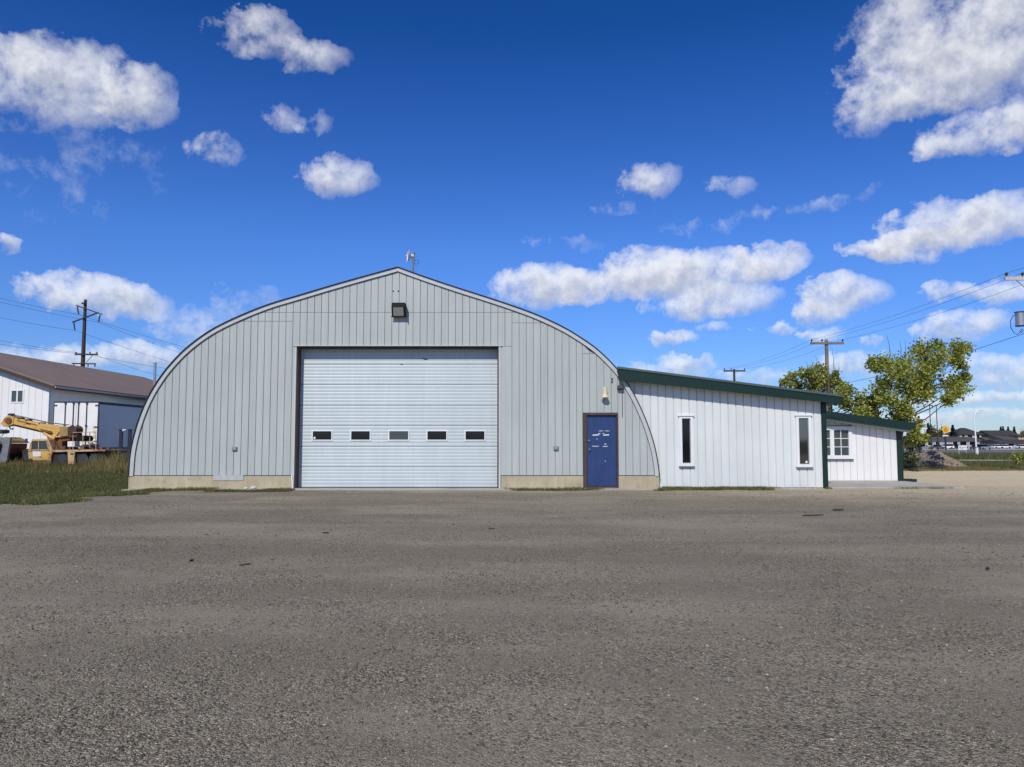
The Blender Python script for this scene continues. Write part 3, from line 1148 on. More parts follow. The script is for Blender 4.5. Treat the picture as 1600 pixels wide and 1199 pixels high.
sx_, sz_ = U(628, 570, YD)
MB().box(sx_ - .04, sx_ + .03, YD - .004, YD, sz_ - .012, sz_ + .01).build('tear', 'black_paint', od)
MB().box(LX0, LX1, YD - .004, YD + .03, -.03, .011).build('bottom_seal', 'rubber', od)
# timber frame around the opening
MB().box(GX0 - .012, GX0 + .028, BY + .004, YD + .05, .0, GZ - .05).build('frame_post', 'door_frame', barn)
MB().box(GX0 - .065, GX0 - .012, BY - .035, BY + .03, .0, GZ + .01).build('frame_trim', 'barn_trim', barn)
MB().box(GX1 - .018, GX1 + .025, BY + .004, YD + .05, .0, GZ - .05).build('frame_post', 'door_frame', barn)
MB().box(GX1 + .025, GX1 + .085, BY - .035, BY + .03, .0, GZ + .01).build('frame_trim', 'barn_trim', barn)
MB().box(GX0 - .012, GX1 + .025, BY + .002, YD + .05, GZ - .05, GZ + .004).build('frame_header', 'door_frame', barn)
MB().box(GX0 - .10, GX1 + .12, BY - .055, BY - .004, GZ + .004, GZ + .024).build('drip_strip', 'barn_trim', barn)
bx_, bz_ = U(457.5, 757, BY - .05)
MB().bar((bx_, BY - .05, .02), (bx_ - .03, BY - .05, .42), .05, .03).build('bent_guard', 'white_trim', barn)

# ---- blue entry door
bd = empty('entry_door', (0, 0, 0), parent=barn)
bd.location = ((DX0 + DX1) / 2 - barn.location.x, .03, 0)
tag(bd, 'dark blue steel door with tape remnants')
ex0, ex1, ez1 = BX(916.5), BX(963.0), BZ(649)
MB().box(ex0, ex1, BY + .055, BY + .10, .06, ez1).build('leaf', 'door_blue', bd, bevel=.006)
MB().box(DX0 + .003, ex0 - .004, BY - .02, BY + .14, .0, DZ - .003).build('jamb', 'door_jamb', bd)
MB().box(ex1 + .004, DX1 - .003, BY - .02, BY + .14, .0, DZ - .003).build('jamb', 'door_jamb', bd)
MB().box(ex0 - .004, ex1 + .004, BY - .018, BY + .14, ez1 + .005, DZ - .003).build('head_jamb', 'door_jamb', bd)
MB().box(ex0 - .01, ex1 + .01, BY - .05, BY + .14, .0, .05).build('threshold', 'rust', bd)
for px_, py_ in ((920.6, 688.8), (921.3, 702.8)):
    hx, hz_ = U(px_, py_, BY)
    mb = MB().disc((hx, BY + .05, hz_), (0, 1, 0), .032, .014, 14).tube([(hx, BY + .05, hz_), (hx, BY + .02, hz_), (hx, BY + .0, hz_), (hx, BY - .014, hz_)], [.012, .014, .028, .020], 12)
    mb.build('knob' if py_ > 695 else 'deadbolt', 'chrome', bd, smooth=True)


def strip(px0, px1, py, tilt, hh=.010):
    x0, z0 = U(px0, py, BY); x1, z1 = U(px1, py - tilt, BY)
    MB().prism([(x0, z0 - hh), (x1, z1 - hh), (x1, z1 + hh), (x0, z0 + hh)], BY + .051, BY + .056).build('tape_strip', 'tape', bd)


strip(926.3, 936.5, 680.2, .6, .017)
strip(943, 952, 680.2, .6, .017)
strip(925.5, 936, 697.5, 0, .008)
strip(942, 950, 697.8, 0, .009)
for px0, px1, py in ((932.2, 933.6, 686.2), (945.6, 946.8, 720.8), (944.8, 947.6, 694.2), (935.2, 938.4, 677.8), (942.2, 944.2, 677.6)):
    strip(px0, px1, py, 0, .012)
for k in range(9):
    if k in (4,):
        continue
    strip(935.6 + k * 1.95, 936.9 + k * 1.95, 673.6 + random.uniform(-.3, .3), 0, random.uniform(.007, .013))

# ------------------------------------------------------------------ fittings on the barn front
fx0, fz1 = U(612, 473, BY - .2); fx1, fz0 = U(633, 494, BY - .2)
fl = empty('flood_light', ((fx0 + fx1) / 2, BY - .02, fz0))
tag(fl, 'square black flood light high on the gable above the overhead door', 'flood light')
mb = MB()
mb.prism_x([(BY - .01, fz1 - .02), (BY - .21, fz1), (BY - .26, fz1 - .15), (BY - .13, fz0), (BY - .01, fz0 + .05)], fx0, fx1)
mb.build('housing', 'black_paint', fl, bevel=.008)
mb = MB()
a0, b0 = (BY - .262, fz1 - .16), (BY - .140, fz0 + .012)
mb.add([(fx0 + .05, a0[0] - .006, a0[1]), (fx1 - .05, a0[0] - .006, a0[1]), (fx1 - .05, b0[0] - .006, b0[1]), (fx0 + .05, b0[0] - .006, b0[1]),
        (fx0 + .05, a0[0] + .01, a0[1]), (fx1 - .05, a0[0] + .01, a0[1]), (fx1 - .05, b0[0] + .01, b0[1]), (fx0 + .05, b0[0] + .01, b0[1])],
       [(0, 3, 2, 1), (4, 5, 6, 7), (0, 1, 5, 4), (2, 3, 7, 6), (1, 2, 6, 5), (3, 0, 4, 7)])
mb.build('lens', 'lens', fl)
mb = MB()
mb.box(fx0 - .02, fx1 + .03, BY - .155, BY - .12, fz0 - .025, fz0 + .004).box(fx1 - .004, fx1 + .022, BY - .25, BY - .12, fz0, fz1 - .06)
mb.build('bezel', 'black_paint', fl)
for px_ in (614.5, 622.5):
    hx, hz_ = U(px_, 455, BY)
mb = MB()
for px_ in (614.5, 622.5):
    hx, hz_ = U(px_, 455.2, BY)
    mb = MB().disc((hx, BY - .006, hz_), (0, 1, 0), .022, .012, 10)
    mb.build('bolt', 'black_paint', barn)

# cream bell lamp beside the door
lx, lz = U(945, 613, BY - .08)
bl = empty('bell_lamp', (lx, BY - .005, lz))
tag(bl, 'cream bell shaped wall lamp above the blue door', 'wall lamp')
prof = [(.045, .30), (.055, .26), (.060, .19), (.068, .12), (.085, .06), (.125, .0)]
k = .95
mb = MB()
seg = 18
zt = lz - .165
for r, z in prof:
    for s_ in range(seg):
        an = 2 * math.pi * s_ / seg
        mb.v.append((lx + math.cos(an) * r * k, BY - .135 + math.sin(an) * r * k, zt + z * 1.06))
for i in range(len(prof) - 1):
    for s_ in range(seg):
        a, b = i * seg + s_, i * seg + (s_ + 1) % seg
        mb.f.append((a + seg, b + seg, b, a)[::-1])
mb.f.append(tuple(len(mb.v) - 0 - seg + 0 + s_ for s_ in range(0)) or tuple(range(seg)))
mb.build('shade', 'cream', bl, smooth=True)
MB().disc((lx, BY - .135, zt + .012), (0, 0, 1), .10, .02, 16).build('rim', 'steel_grey', bl)
MB().bar((lx, BY - .07, lz + .06), (lx, BY - .001, lz + .06), .05, .06).build('bracket', 'cream', bl)

# small grey keypad-like box up right
kx, kz = U(955.8, 593.5, BY)
kb = empty('sensor_box', (kx, BY - .005, kz))
tag(kb, 'tiny grey sensor box on the barn wall right of the bell lamp', 'sensor')
MB().box(kx - .030, kx + .030, BY - .05, BY - .004, kz - .07, kz + .06).build('housing', 'steel_grey', kb, bevel=.01)
MB().disc((kx, BY - .055, kz + .02), (0, 1, 0), .018, .012, 10).build('eye', 'black_paint', kb)
# dark twin spot lamp under the green fascia corner
kx, kz = U(969.5, 606, BY - .1)
kb = empty('spot_lamp', (kx, BY - .005, kz))
tag(kb, 'dark green spot lamp under the corner of the green fascia', 'spot lamp')
MB().prism_x([(BY - .005, kz - .06), (BY - .005, kz + .05), (BY - .11, kz + .075), (BY - .15, kz - .02), (BY - .11, kz - .06)], kx - .09, kx + .09).build('housing', 'dark_metal', kb, bevel=.008)
MB().box(kx - .07, kx + .07, BY - .153, BY - .13, kz - .03, kz + .02).build('lens', 'glass_grey', kb)
# two outdoor outlets
for px_, py_, lab in ((367, 701.5, 'small grey outlet box low on the barn wall left of the overhead door'), (868.7, 700.5, 'small grey outlet box on the barn wall left of the blue door')):
    kx, kz = U(px_, py_, BY)
    kb = empty('outlet_box', (kx, BY - .005, kz))
    tag(kb, lab, 'outlet', 'outlet boxes on the barn wall')
    MB().box(kx - .075, kx + .075, BY - .055, BY - .004, kz - .06, kz + .065).build('cover', 'steel_grey', kb, bevel=.012)
    MB().box(kx - .05, kx + .05, BY - .062, BY - .056, kz - .03, kz + .045).build('lid', 'galv', kb)

# antenna on the roof behind the ridge
AY = BY + 1.6
px0 = U(644.5, 424, AY); px1 = U(647, 396, AY)
rzr = U(644.5, 424, BY)[1]
an = empty('dish_antenna', (px0[0], AY, px0[1] - .12))
tag(an, 'small dish antenna on a leaning mast at the barn ridge', 'antenna')
MB().tube([(px0[0], AY, px0[1] - .30), (px0[0] + .02, AY, px0[1] + .25), (px1[0], AY, px1[1] + .02)], .035, 8).build('mast', 'steel_grey', an, smooth=True)
cx_, cz_ = U(638.6, 400.5, AY)
mb = MB()
seg, rings = 20, 5
axis = Vector((-1, -.25, .03)).normalized()
s1 = axis.cross(Vector((0, 0, 1))).normalized(); s2 = s1.cross(axis)
for back in (0, .012):
    for i in range(rings + 1):
        r = .21 * i / rings
        dz = .10 * (i / rings) ** 2
        for s_ in range(seg):
            a_ = 2 * math.pi * s_ / seg
            p = Vector((cx_ + .07, AY - .05, cz_)) + axis * (dz - back) + (s1 * math.cos(a_) + s2 * math.sin(a_)) * r
            mb.v.append(tuple(p))
for b_ in range(2):
    o_ = b_ * (rings + 1) * seg
    for i in range(rings):
        for s_ in range(seg):
            a, b = o_ + i * seg + s_, o_ + i * seg + (s_ + 1) % seg
            mb.f.append((a, b, b + seg, a + seg))
mb.build('dish', 'sign_white', an, smooth=True)
MB().tube([(cx_ + .06, AY - .04, cz_), (px1[0] - .02, AY, cz_ - .0)], [.07, .055], 10).build('radio_body', 'sign_white', an)
MB().tube([(cx_ + .07, AY - .05, cz_), (cx_ - .09, AY - .09, cz_)], [.012, .02], 8).build('feed', 'sign_white', an)
MB().bar((px1[0] - .06, AY, cz_ - .09), (px1[0] + .10, AY, cz_ + .03), .03, .03).build('bracket', 'steel_grey', an)
lp = [(px1[0] + .03 + .09 * math.sin(t_ / 9 * 6.28) + .05, AY, cz_ - .20 + .07 * math.cos(t_ / 9 * 6.28)) for t_ in range(10)]
MB().tube(lp, .006, 5).build('cable', 'black_paint', an)

# ------------------------------------------------------------------ lean-to on the right
LY = BY + .13
lt = empty('lean_to_addition', (U(1150, 762, LY)[0], LY, 0))
tag(lt, 'white ribbed metal lean-to with green fascia and two narrow windows beside the barn', 'building')
FYL = LY - .38                                # front of the fascia
ft0, ft1 = U(965, 573.3, FYL), U(1313.5, 617.5, FYL)
fb0, fb1 = U(966.5, 594, FYL), U(1313.5, 631.5, FYL)


def lerp_line(p, q, x):
    return p[1] + (q[1] - p[1]) * (x - p[0]) / (q[0] - p[0])


def LX(px):
    return U(px, 690, LY)[0]


LXR = LX(1284.5)
LXE = LX(1291.5)


def lean_top(x):
    return lerp_line(fb0, fb1, x) + .06


def mask_left(z):
    return 0


LXL = U(972, 620, LY)[0]
MB().prism([(LXL, -.1), (LXR, -.1), (LXR, lean_top(LXR)), (LXL, lean_top(LXL))], LY + .028, LY + .2).build('wall', 'lean_backing', lt)
MB().box(LXE - .2, LXE - .02, LY + .2, LY + 11.8, -.1, lean_top(LXR)).build('side_wall', 'rear_siding', lt)
MB().prism([(LXL + 1, -.1), (LXE - .2, -.1), (LXE - .2, lean_top(LXR)), (LXL + 1, lean_top(LXL + 1))], LY + 11.6, LY + 11.8).build('rear_wall', 'rear_siding', lt)
pw = .2375
nP = int((LXR - LXL) / pw)
WN = [((1061, 1083), (650, 728.5)), ((1243.5, 1267.5), (649.5, 730))]
wrects = []
for (a, b), (c, d_) in WN:
    wrects.append((U(a + 4.5, 690, LY)[0], U(b - 4.2, 690, LY)[0], U(1100, d_ - 4.5, LY)[1], U(1100, c + 4.0, LY)[1]))
for i in range(nP + 1):
    a = LXR - (i + 1) * pw
    b = LXR - i * pw
    if b < LXL + .1:
        continue
    a = max(a, LXL)
    # cut the pieces round the two window openings
    hit = [r for r in wrects if b > r[0] + .02 and a < r[1] - .02]
    sp = lambda x0, x1, z0, z1: panel(x0, x1, z0, z1, 'siding_panel', 'lean_siding', lt, LY, top_fn=lean_top, gap=.010, lift=random.uniform(0, .003))
    if not hit:
        sp(a, b, .03, 99)
    else:
        r = hit[0]
        sp(a, b, .03, r[2] - .02)
        sp(a, b, r[3] + .02, 99)
        if a < r[0] - .07:
            sp(a, r[0] - .02, r[2] - .018, r[3] + .018)
        if b > r[1] + .07:
            sp(r[1] + .02, b, r[2] - .018, r[3] + .018)
for i, r in enumerate(wrects):
    wd = empty('window', (0, 0, 0), parent=lt)
    wd.location = ((r[0] + r[1]) / 2 - lt.location.x, -.01, r[2])
    x0, x1, z0, z1 = r
    t = .085
    y0, y1 = LY - .05, LY + .03
    MB().box(x0 - t, x0, y0, y1, z0 - t, z1 + t * .8).build('casing', 'white_trim', wd)
    MB().box(x1, x1 + t, y0, y1, z0 - t, z1 + t * .8).build('casing', 'white_trim', wd)
    MB().box(x0, x1, y0 + .002, y1, z1, z1 + t * .8).build('casing', 'white_trim', wd)
    MB().box(x0 - t - .03, x1 + t + .03, y0 - .03, y1, z1 + t * .8 + .001, z1 + t * .8 + .035).build('head_flashing', 'white_trim', wd)
    MB().box(x0, x1, y0 + .002, y1, z0 - t, z0).build('casing', 'white_trim', wd)
    MB().box(x0 - t - .02, x1 + t + .02, y0 - .03, y1, z0 - t - .03, z0 - t - .001).build('sill', 'steel_grey', wd)
    fr = MB()
    fr.box(x0, x0 + .02, LY + .0, LY + .04, z0, z1).box(x1 - .02, x1, LY + .0, LY + .04, z0, z1).box(x0 + .02, x1 - .02, LY + .0, LY + .04, z1 - .03, z1).box(x0 + .02, x1 - .02, LY, LY + .04, z0, z0 + .02)
    fr.build('sash', 'steel_grey', wd)
    MB().box(x0 + .01, x1 - .01, LY + .02, LY + .03, z0 + .01, z1 - .01).build('pane', 'glass_coated' if i == 1 else 'glass', wd)
    if i == 1:
        bx_, bz_ = x1 - .07, z0 + .07
        MB().prism([(bx_ - .04, bz_ - .03), (bx_ + .03, bz_ - .035), (bx_ + .02, bz_ + .03), (bx_ - .02, bz_ + .035)], LY + .014, LY + .019).build('sticker', 'sign_white', wd)
# roof slab, fascia with its upper drip edge, corner post
ov = .55
roof_l = (ft0[0], ft0[1]); roof_r = ft1
MB().prism([(ft0[0], ft0[1] - .01), (ft1[0] + .0, ft1[1] - .01), (ft1[0], ft1[1] - .12), (ft0[0], ft0[1] - .12)], FYL + .05, LY + 12.2).build('roof', 'green_trim', lt)
MB().prism([(ft0[0], ft0[1]), ft1, fb1, (fb0[0], fb0[1])], FYL, FYL + .045).build('fascia', 'green_trim', lt)
MB().prism([(ft0[0] - .01, ft0[1] + .012), (ft1[0] + .03, ft1[1] + .012), (ft1[0] + .03, ft1[1] - .055), (ft0[0] - .01, ft0[1] - .055)], FYL - .03, FYL - .001).build('drip_edge', 'drip_grey', lt)
MB().box(ft1[0] + .002, ft1[0] + .04, FYL + .0, LY + 12.2, fb1[1], ft1[1] - .005).build('eave_fascia', 'green_trim', lt)
so = MB()
so.prism([(fb0[0] + .1, lerp_line(fb0, fb1, fb0[0] + .1) + .04), (fb1[0] - .002, fb1[1] + .04), (fb1[0] - .002, fb1[1] + .055), (fb0[0] + .1, lerp_line(fb0, fb1, fb0[0] + .1) + .055)], FYL + .046, LY + .028)
so.build('soffit', 'green_light', lt)
MB().box(LXE + .0, ft1[0] - .001, LY + .03, LY + 12.0, fb1[1] + .02, fb1[1] + .05).build('side_soffit', 'green_light', lt)
MB().box(LXR + .002, LXE, LY - .045, LY + .2, -.1, lean_top(LXR) - .06).build('corner_trim', 'green_trim', lt)

# ------------------------------------------------------------------ rear addition
RY = 27.2
ra = empty('rear_addition', (U(1350, 752, RY)[0], RY, 0))
tag(ra, 'small bright white addition with a divided window behind the corner of the lean-to', 'building')
RFY = RY - .45
rt0, rt1 = U(1285, 641.3, RFY), U(1429.5, 661, RFY)
rb0, rb1 = U(1285, 650.0, RFY), U(1429.5, 670.0, RFY)
RXL = LXE + .01
RXR = U(1401.5, 700, RY)[0]
RXE = U(1409.5, 700, RY)[0]


def rear_top(x):
    return lerp_line(rb0, rb1, x) + .03


MB().prism([(RXL, -.1), (RXR, -.1), (RXR, rear_top(RXR)), (RXL, rear_top(RXL))], RY + .028, RY + .2).build('wall', 'lean_backing', ra)
MB().box(RXE - .2, RXE - .02, RY + .2, RY + 6, -.1, rear_top(RXR) - .02).build('side_wall', 'rear_siding', ra)
wx0, wx1 = U(1268, 690, RY)[0], U(1331, 690, RY)[0]
wz0, wz1 = U(1320, 717.5, RY)[1], U(1320, 666.5, RY)[1]
ins = .13
o0, o1, oz0, oz1 = wx0 + ins, wx1 - ins, wz0 + ins, wz1 - ins
x = RXR
while x > RXL + .05:
    a, b = max(x - .2375, RXL), x
    sp = lambda x0, x1, z0, z1: panel(x0, x1, z0, z1, 'siding_panel', 'rear_siding', ra, RY, top_fn=rear_top, gap=.008, lift=random.uniform(0, .003))
    if a < o1 - .02 and b > o0 + .02:
        sp(a, b, .04, oz0 - .02)
        sp(a, b, oz1 + .02, 99)
        if b > o1 + .07:
            sp(o1 + .02, b, oz0 - .018, oz1 + .018)
        if a < o0 - .07:
            sp(a, o0 - .02, oz0 - .018, oz1 + .018)
    else:
        sp(a, b, .04, 99)
    x -= .2375
wd = empty('window', (0, 0, 0), parent=ra)
wd.location = ((wx0 + wx1) / 2 - ra.location.x, -.01, wz0)
y0, y1 = RY - .06, RY + .03
for a, b, c, d_ in ((wx0, wx1, oz1, wz1), (wx0, wx1, wz0, oz0), (wx0, o0, oz0, oz1), (o1, wx1, oz0, oz1)):
    MB().box(a, b, y0, y1, c, d_).build('casing', 'white_trim', wd)
mx0, mx1 = U(1296.5, 690, RY)[0], U(1302.5, 690, RY)[0]
MB().box(mx0, mx1, y0 + .01, y1, oz0, oz1).build('mullion', 'white_trim', wd)
MB().box(wx0 - .02, wx1 + .02, y0 - .02, y1, wz0 - .03, wz0 - .001).build('sill', 'dark_metal', wd)
MB().box(wx0 - .02, wx1 + .02, y0 - .012, y1, wz1 + .001, wz1 + .018).build('head_flashing', 'dark_metal', wd)
for a, b in ((o0, mx0), (mx1, o1)):
    MB().box(a, b, RY + .012, RY + .022, oz0, oz1).build('pane', 'glass_grey', wd)
    mm = (a + b) / 2
    g = MB().box(mm - .012, mm + .012, RY - .012, RY + .010, oz0, oz1)
    for k in (1, 2):
        zz = oz0 + (oz1 - oz0) * k / 3
        g.box(a, mm - .012, RY - .012, RY + .010, zz - .012, zz + .012).box(mm + .012, b, RY - .012, RY + .010, zz - .012, zz + .012)
    g.build('muntins', 'white_trim', wd)
MB().prism([(RXL, lerp_line(rt0, rt1, RXL)), rt1, (rt1[0], rt1[1] - .09), (RXL, lerp_line(rt0, rt1, RXL) - .09)], RFY + .05, RY + 6.4).build('roof', 'green_trim', ra)
MB().prism([(RXL, lerp_line(rt0, rt1, RXL)), rt1, rb1, (RXL, lerp_line(rb0, rb1, RXL))], RFY, RFY + .045).build('fascia', 'green_trim', ra)
MB().prism([(RXL, lerp_line(rb0, rb1, RXL) + .0), (rb1[0] - .01, rb1[1] + .0), (rb1[0] - .01, rb1[1] + .02), (RXL, lerp_line(rb0, rb1, RXL) + .02)], RFY + .046, RY + .026).build('soffit', 'green_light', ra)
rc1 = U(1426, 674.5, RFY + .2)
MB().prism([(RXL, lerp_line(rb0, rb1, RXL) - .002), (rb1[0] - .06, lerp_line(rb0, rb1, rb1[0] - .06) - .002), (rb1[0] - .12, rb1[1] - .14), (RXL, lerp_line(rb0, rb1, RXL) - .13)], RFY + .10, RFY + .13).build('frieze_board', 'green_light', ra)
MB().box(rt1[0] + .002, rt1[0] + .035, RFY, RY + 6.4, rb1[1], rt1[1] - .004).build('eave_fascia', 'green_trim', ra)
MB().box(RXR + .002, RXE, RY - .04, RY + .2, -.1, rear_top(RXR) - .04).build('corner_trim', 'green_trim', ra)
gx_, gz_ = U(1415, 748, RY - .2)
sg = empty('splash_block', (RXE + .15, RY + .05, .0))
tag(sg, 'dark green downspout splash block at the foot of the white addition', 'splash block')
MB().prism_x([(RY - .12, 0), (RY - .12, .10), (RY - .08, .10), (RY - .06, .04), (RY + .16, .04), (RY + .18, .10), (RY + .22, .10), (RY + .22, 0)], RXE + .03, RXE + .42).build('tray', 'green_trim', sg, bevel=.008)

# small things lying by the walls and on the gravel
for px_, py_, s_, lab in ((384, 763.6, .075, 'smaller pale stone by the barn foundation'), (395.5, 763.2, .11, 'larger pale stone by the barn foundation, right of its neighbour')):
    X_, Z_ = U(px_, py_, BY - .35)
    n_ = 1
    v = ICO_V * np.array([s_ * 1.2, s_ * .9, s_ * .7]) * (1 + rng.uniform(-.18, .18, (12, 1)))
    o = np_mesh('stone', v, ICO_F, 'rock')
    o.location = (X_, BY - .33, s_ * .42)
    sb = o.modifiers.new('round', 'SUBSURF'); sb.levels = 1; sb.render_levels = 2
    tag(o, lab, 'stone', 'pale stones by the foundation')


def ground_pt(px, py):
    d = pdir(px, py)
    k = -CAMH / d.z
    return d.x * k, d.y * k


STICKS = [(373, 885.5, 393, 883.5, .011, 'longest dark stick lying on the gravel in front of the overhead door, left of centre'),
          (504, 834.5, 515, 834, .012, 'short dark stick on the gravel straight below the left part of the overhead door'),
          (763, 827.5, 773, 827.5, .010, 'short dark stick on the gravel below the right edge of the overhead door'),
          (1253, 807.5, 1287, 806.5, .016, 'long brown stick on the gravel in front of the lean-to corner'),
          (1301, 798.8, 1318, 798.5, .022, 'dark clump-like stick on the gravel right of the lean-to corner'),
          (296, 879, 303, 877, .014, 'tiny bent twig at the left of the gravel yard'),
          (1541, 892, 1546, 891.5, .016, 'tiny dark chip on the gravel at the far right')]
for x0, y0, x1, y1, r_, lab in STICKS:
    a, b = ground_pt(x0, y0), ground_pt(x1, y1)
    pts = []
    for i in range(7):
        t = i / 6
        pts.append((a[0] + (b[0] - a[0]) * t, a[1] + (b[1] - a[1]) * t + random.uniform(-.012, .012), r_ * .9 + .004 + random.uniform(0, .006)))
    tag(MB().tube(pts, [r_ * q for q in (.5, .9, 1, .8, 1, .8, .4)], 6).build('stick', 'stick', smooth=True), lab, 'stick', 'sticks on the gravel')

# ------------------------------------------------------------------ workshop at the far left
WY0, WY1 = 50.0, 80.0
wcx = U(75.5, 650, WY0)[0]
wez = U(76, 598, WY0)[1]
wrx = U(-128, 640, WY0)[0]
wrz = U(-128, 531, WY0)[1]
ws = empty('workshop', (wrx, WY0, hz(wrx, WY0)))
tag(ws, 'long white metal workshop with brown gable roof behind the crane', 'building')
wlx = 2 * wrx - wcx
gz0 = -1.0
WW0, WW1 = U(18.5, 620, WY0)[0], U(35.5, 620, WY0)[0]
WZa, WZb = U(27, 628, WY0)[1], U(27, 611, WY0)[1]


def wtop(x):
    return wrz - (wrz - wez) * abs(x - wrx) / (wcx - wrx) - .06


MB().prism([(wlx, gz0), (wcx, gz0), (wcx, wtop(wcx)), (wrx, wtop(wrx)), (wlx, wtop(wlx))], WY0 + .03, WY0 + .2).build('gable_wall', 'shop_backing', ws)
x = wcx
while x > wrx - 2:
    a, b = x - .44, x
    hit = b > WW0 + .03 and a < WW1 - .03
    sp = lambda x0, x1, z0, z1: panel(x0, x1, z0, z1, 'siding_panel', 'shop_white', ws, WY0, top_fn=wtop, gap=.005, lift=random.uniform(0, .004))
    if hit:
        sp(a, b, gz0, WZa - .02)
        sp(a, b, WZb + .02, 99)
        if a < WW0 - .12:
            sp(a, WW0 - .05, WZa - .018, WZb + .018)
        if b > WW1 + .12:
            sp(WW1 + .05, b, WZa - .018, WZb + .018)
    else:
        sp(a, b, gz0, 99)
    x -= .44
sd = MB()
sd.box(wcx - .2, wcx, WY0 + .2, WY1, gz0, wez - .08)
sd.build('side_wall', 'shop_side', ws)
MB().prism([(wlx, gz0), (wcx - .2, gz0), (wcx - .2, wtop(wcx)), (wrx, wtop(wrx)), (wlx, wtop(wlx))], WY1 - .2, WY1).build('rear_wall', 'shop_side', ws)
MB().box(wlx, wlx + .2, WY0 + .2, WY1, gz0, wez - .08).build('side_wall', 'shop_side', ws)
oh = .55
slope = (wrz - wez) / (wcx - wrx)
for sgn in (1, -1):
    e0 = (wrx + sgn * (wcx - wrx + oh), wez - slope * oh)
    MB().prism([(wrx, wrz + .02), e0, (e0[0], e0[1] - .09), (wrx, wrz - .07)], WY0 - .4, WY1 + .4).build('roof_slope', 'shop_roof', ws)
    MB().box(e0[0] - .02, e0[0] + .03, WY0 - .42, WY1 + .42, e0[1] - .30, e0[1] - .01).build('eave_fascia', 'shop_fascia', ws)
    MB().box(e0[0] + .031, e0[0] + .10, WY0 - .40, WY1 + .40, e0[1] - .20, e0[1] - .07).build('gutter', 'gutter', ws)
    MB().prism([(wrx, wrz - .071), (e0[0] - .021, e0[1] - .091), (e0[0] - .021, e0[1] - .30), (wrx, wrz - .28)], WY0 - .42, WY0 - .38).build('rake_fascia', 'shop_fascia', ws)
MB().box(wcx + .001, wcx + oh - .03, WY0 - .37, WY1 + .3, wez - slope * oh - .16, wez - slope * oh - .13).build('soffit', 'shop_fascia', ws)
wd = empty('window', (0, 0, 0), parent=ws)
wd.location = ((WW0 + WW1) / 2 - ws.location.x, 0, WZa - ws.location.z)
fr = MB()
bw = .09
fr.box(WW0 - bw, WW1 + bw, WY0 - .03, WY0 + .03, WZb, WZb + bw).box(WW0 - bw, WW1 + bw, WY0 - .03, WY0 + .03, WZa - bw, WZa)
fr.box(WW0 - bw, WW0, WY0 - .03, WY0 + .03, WZa, WZb).box(WW1, WW1 + bw, WY0 - .03, WY0 + .03, WZa, WZb)
xm = (WW0 + WW1) / 2
fr.box(xm - .05, xm + .05, WY0 - .028, WY0 + .03, WZa, WZb)
fr.build('frame', 'white_trim', wd)
MB().box(WW0, xm - .05, WY0 + .012, WY0 + .025, WZa, WZb).build('pane', 'glass_grey', wd)
MB().box(xm + .05, WW1, WY0 + .012, WY0 + .025, WZa, WZb).build('pane', 'glass_grey', wd)
CYp = 66.0
cx_, cz1 = U(242.5, 568, CYp)
cz0 = wez + .1
MB().tube([(cx_, CYp, cz0 - .4), (cx_, CYp, cz1)], .115, 12).tube([(cx_, CYp, cz1 + .001), (cx_, CYp, cz1 + .06)], .15, 12).build('chimney', 'galv', ws, smooth=True)
vx = U(0, 0, 60)
MB().box(wcx + .001, wcx + .03, 63, 64.0, 3.9, 4.05).build('vent', 'dark_metal', ws)

# ------------------------------------------------------------------ semi-trailer
TY = 46.0
tx0, tz1 = U(84, 627.5, TY); tx1, tz0 = U(152, 703, TY)
tr = empty('semi_trailer', ((tx0 + tx1) / 2, TY, hz(tx0, TY)))
tag(tr, 'white box semi-trailer seen from its rear doors beside the workshop', 'trailer')
tb = MB()
tb.box(tx0 + .03, tx1 - .03, TY + .06, TY + 12.5, tz0, tz1 - .02)
tb.build('box_body', 'trailer_side', tr)
MB().box(tx1 - .03, tx1 - .0, TY + .06, TY + 12.5, tz1 - .16, tz1 - .01).build('top_rail', 'rail_dark', tr)
MB().box(tx1 - .03, tx1 - .0, TY + .06, TY + 12.5, tz0 - .02, tz0 + .12).build('bottom_rail', 'rail_dark', tr)
tm = (tx0 + tx1) / 2
MB().box(tx0 + .06, tm - .012, TY, TY + .055, tz0 + .08, tz1 - .09).build('rear_door', 'trailer_white', tr)
MB().box(tm + .012, tx1 - .06, TY, TY + .055, tz0 + .08, tz1 - .09).build('rear_door', 'trailer_white', tr)
fr = MB().box(tx0, tx1, TY + .01, TY + .06, tz1 - .085, tz1).box(tx0, tx1, TY + .01, TY + .06, tz0 - .05, tz0 + .075)
fr.box(tx0, tx0 + .055, TY + .01, TY + .06, tz0 + .076, tz1 - .086).box(tx1 - .055, tx1, TY + .01, TY + .06, tz0 + .076, tz1 - .086)
fr.build('door_frame', 'rail_dark', tr)
for px_ in (100.8, 113.5, 121.5, 134.3):
    bx_ = U(px_, 660, TY - .05)[0]
    MB().tube([(bx_, TY - .05, tz0 + .05), (bx_, TY - .05, tz1 - .02)], .022, 8).build('locking_bar', 'rail_dark', tr)
    mb = MB()
    for py_ in (630, 665.5):
        zz = U(px_, py_, TY - .06)[1]
        mb.box(bx_ - .05, bx_ + .05, TY - .08, TY - .001, zz - .05, zz + .05)
    mb.build('bar_keeper', 'rail_dark', tr)
for zz in (tz1 - .24, tz0 + 1.35, tz0 + .5):
    for xx, s_ in ((tx0 + .06, 1), (tx1 - .06, -1)):
        MB().box(xx, xx + s_ * .17, TY - .02, TY - .001, zz - .04, zz + .04).build('hinge', 'rail_dark', tr)
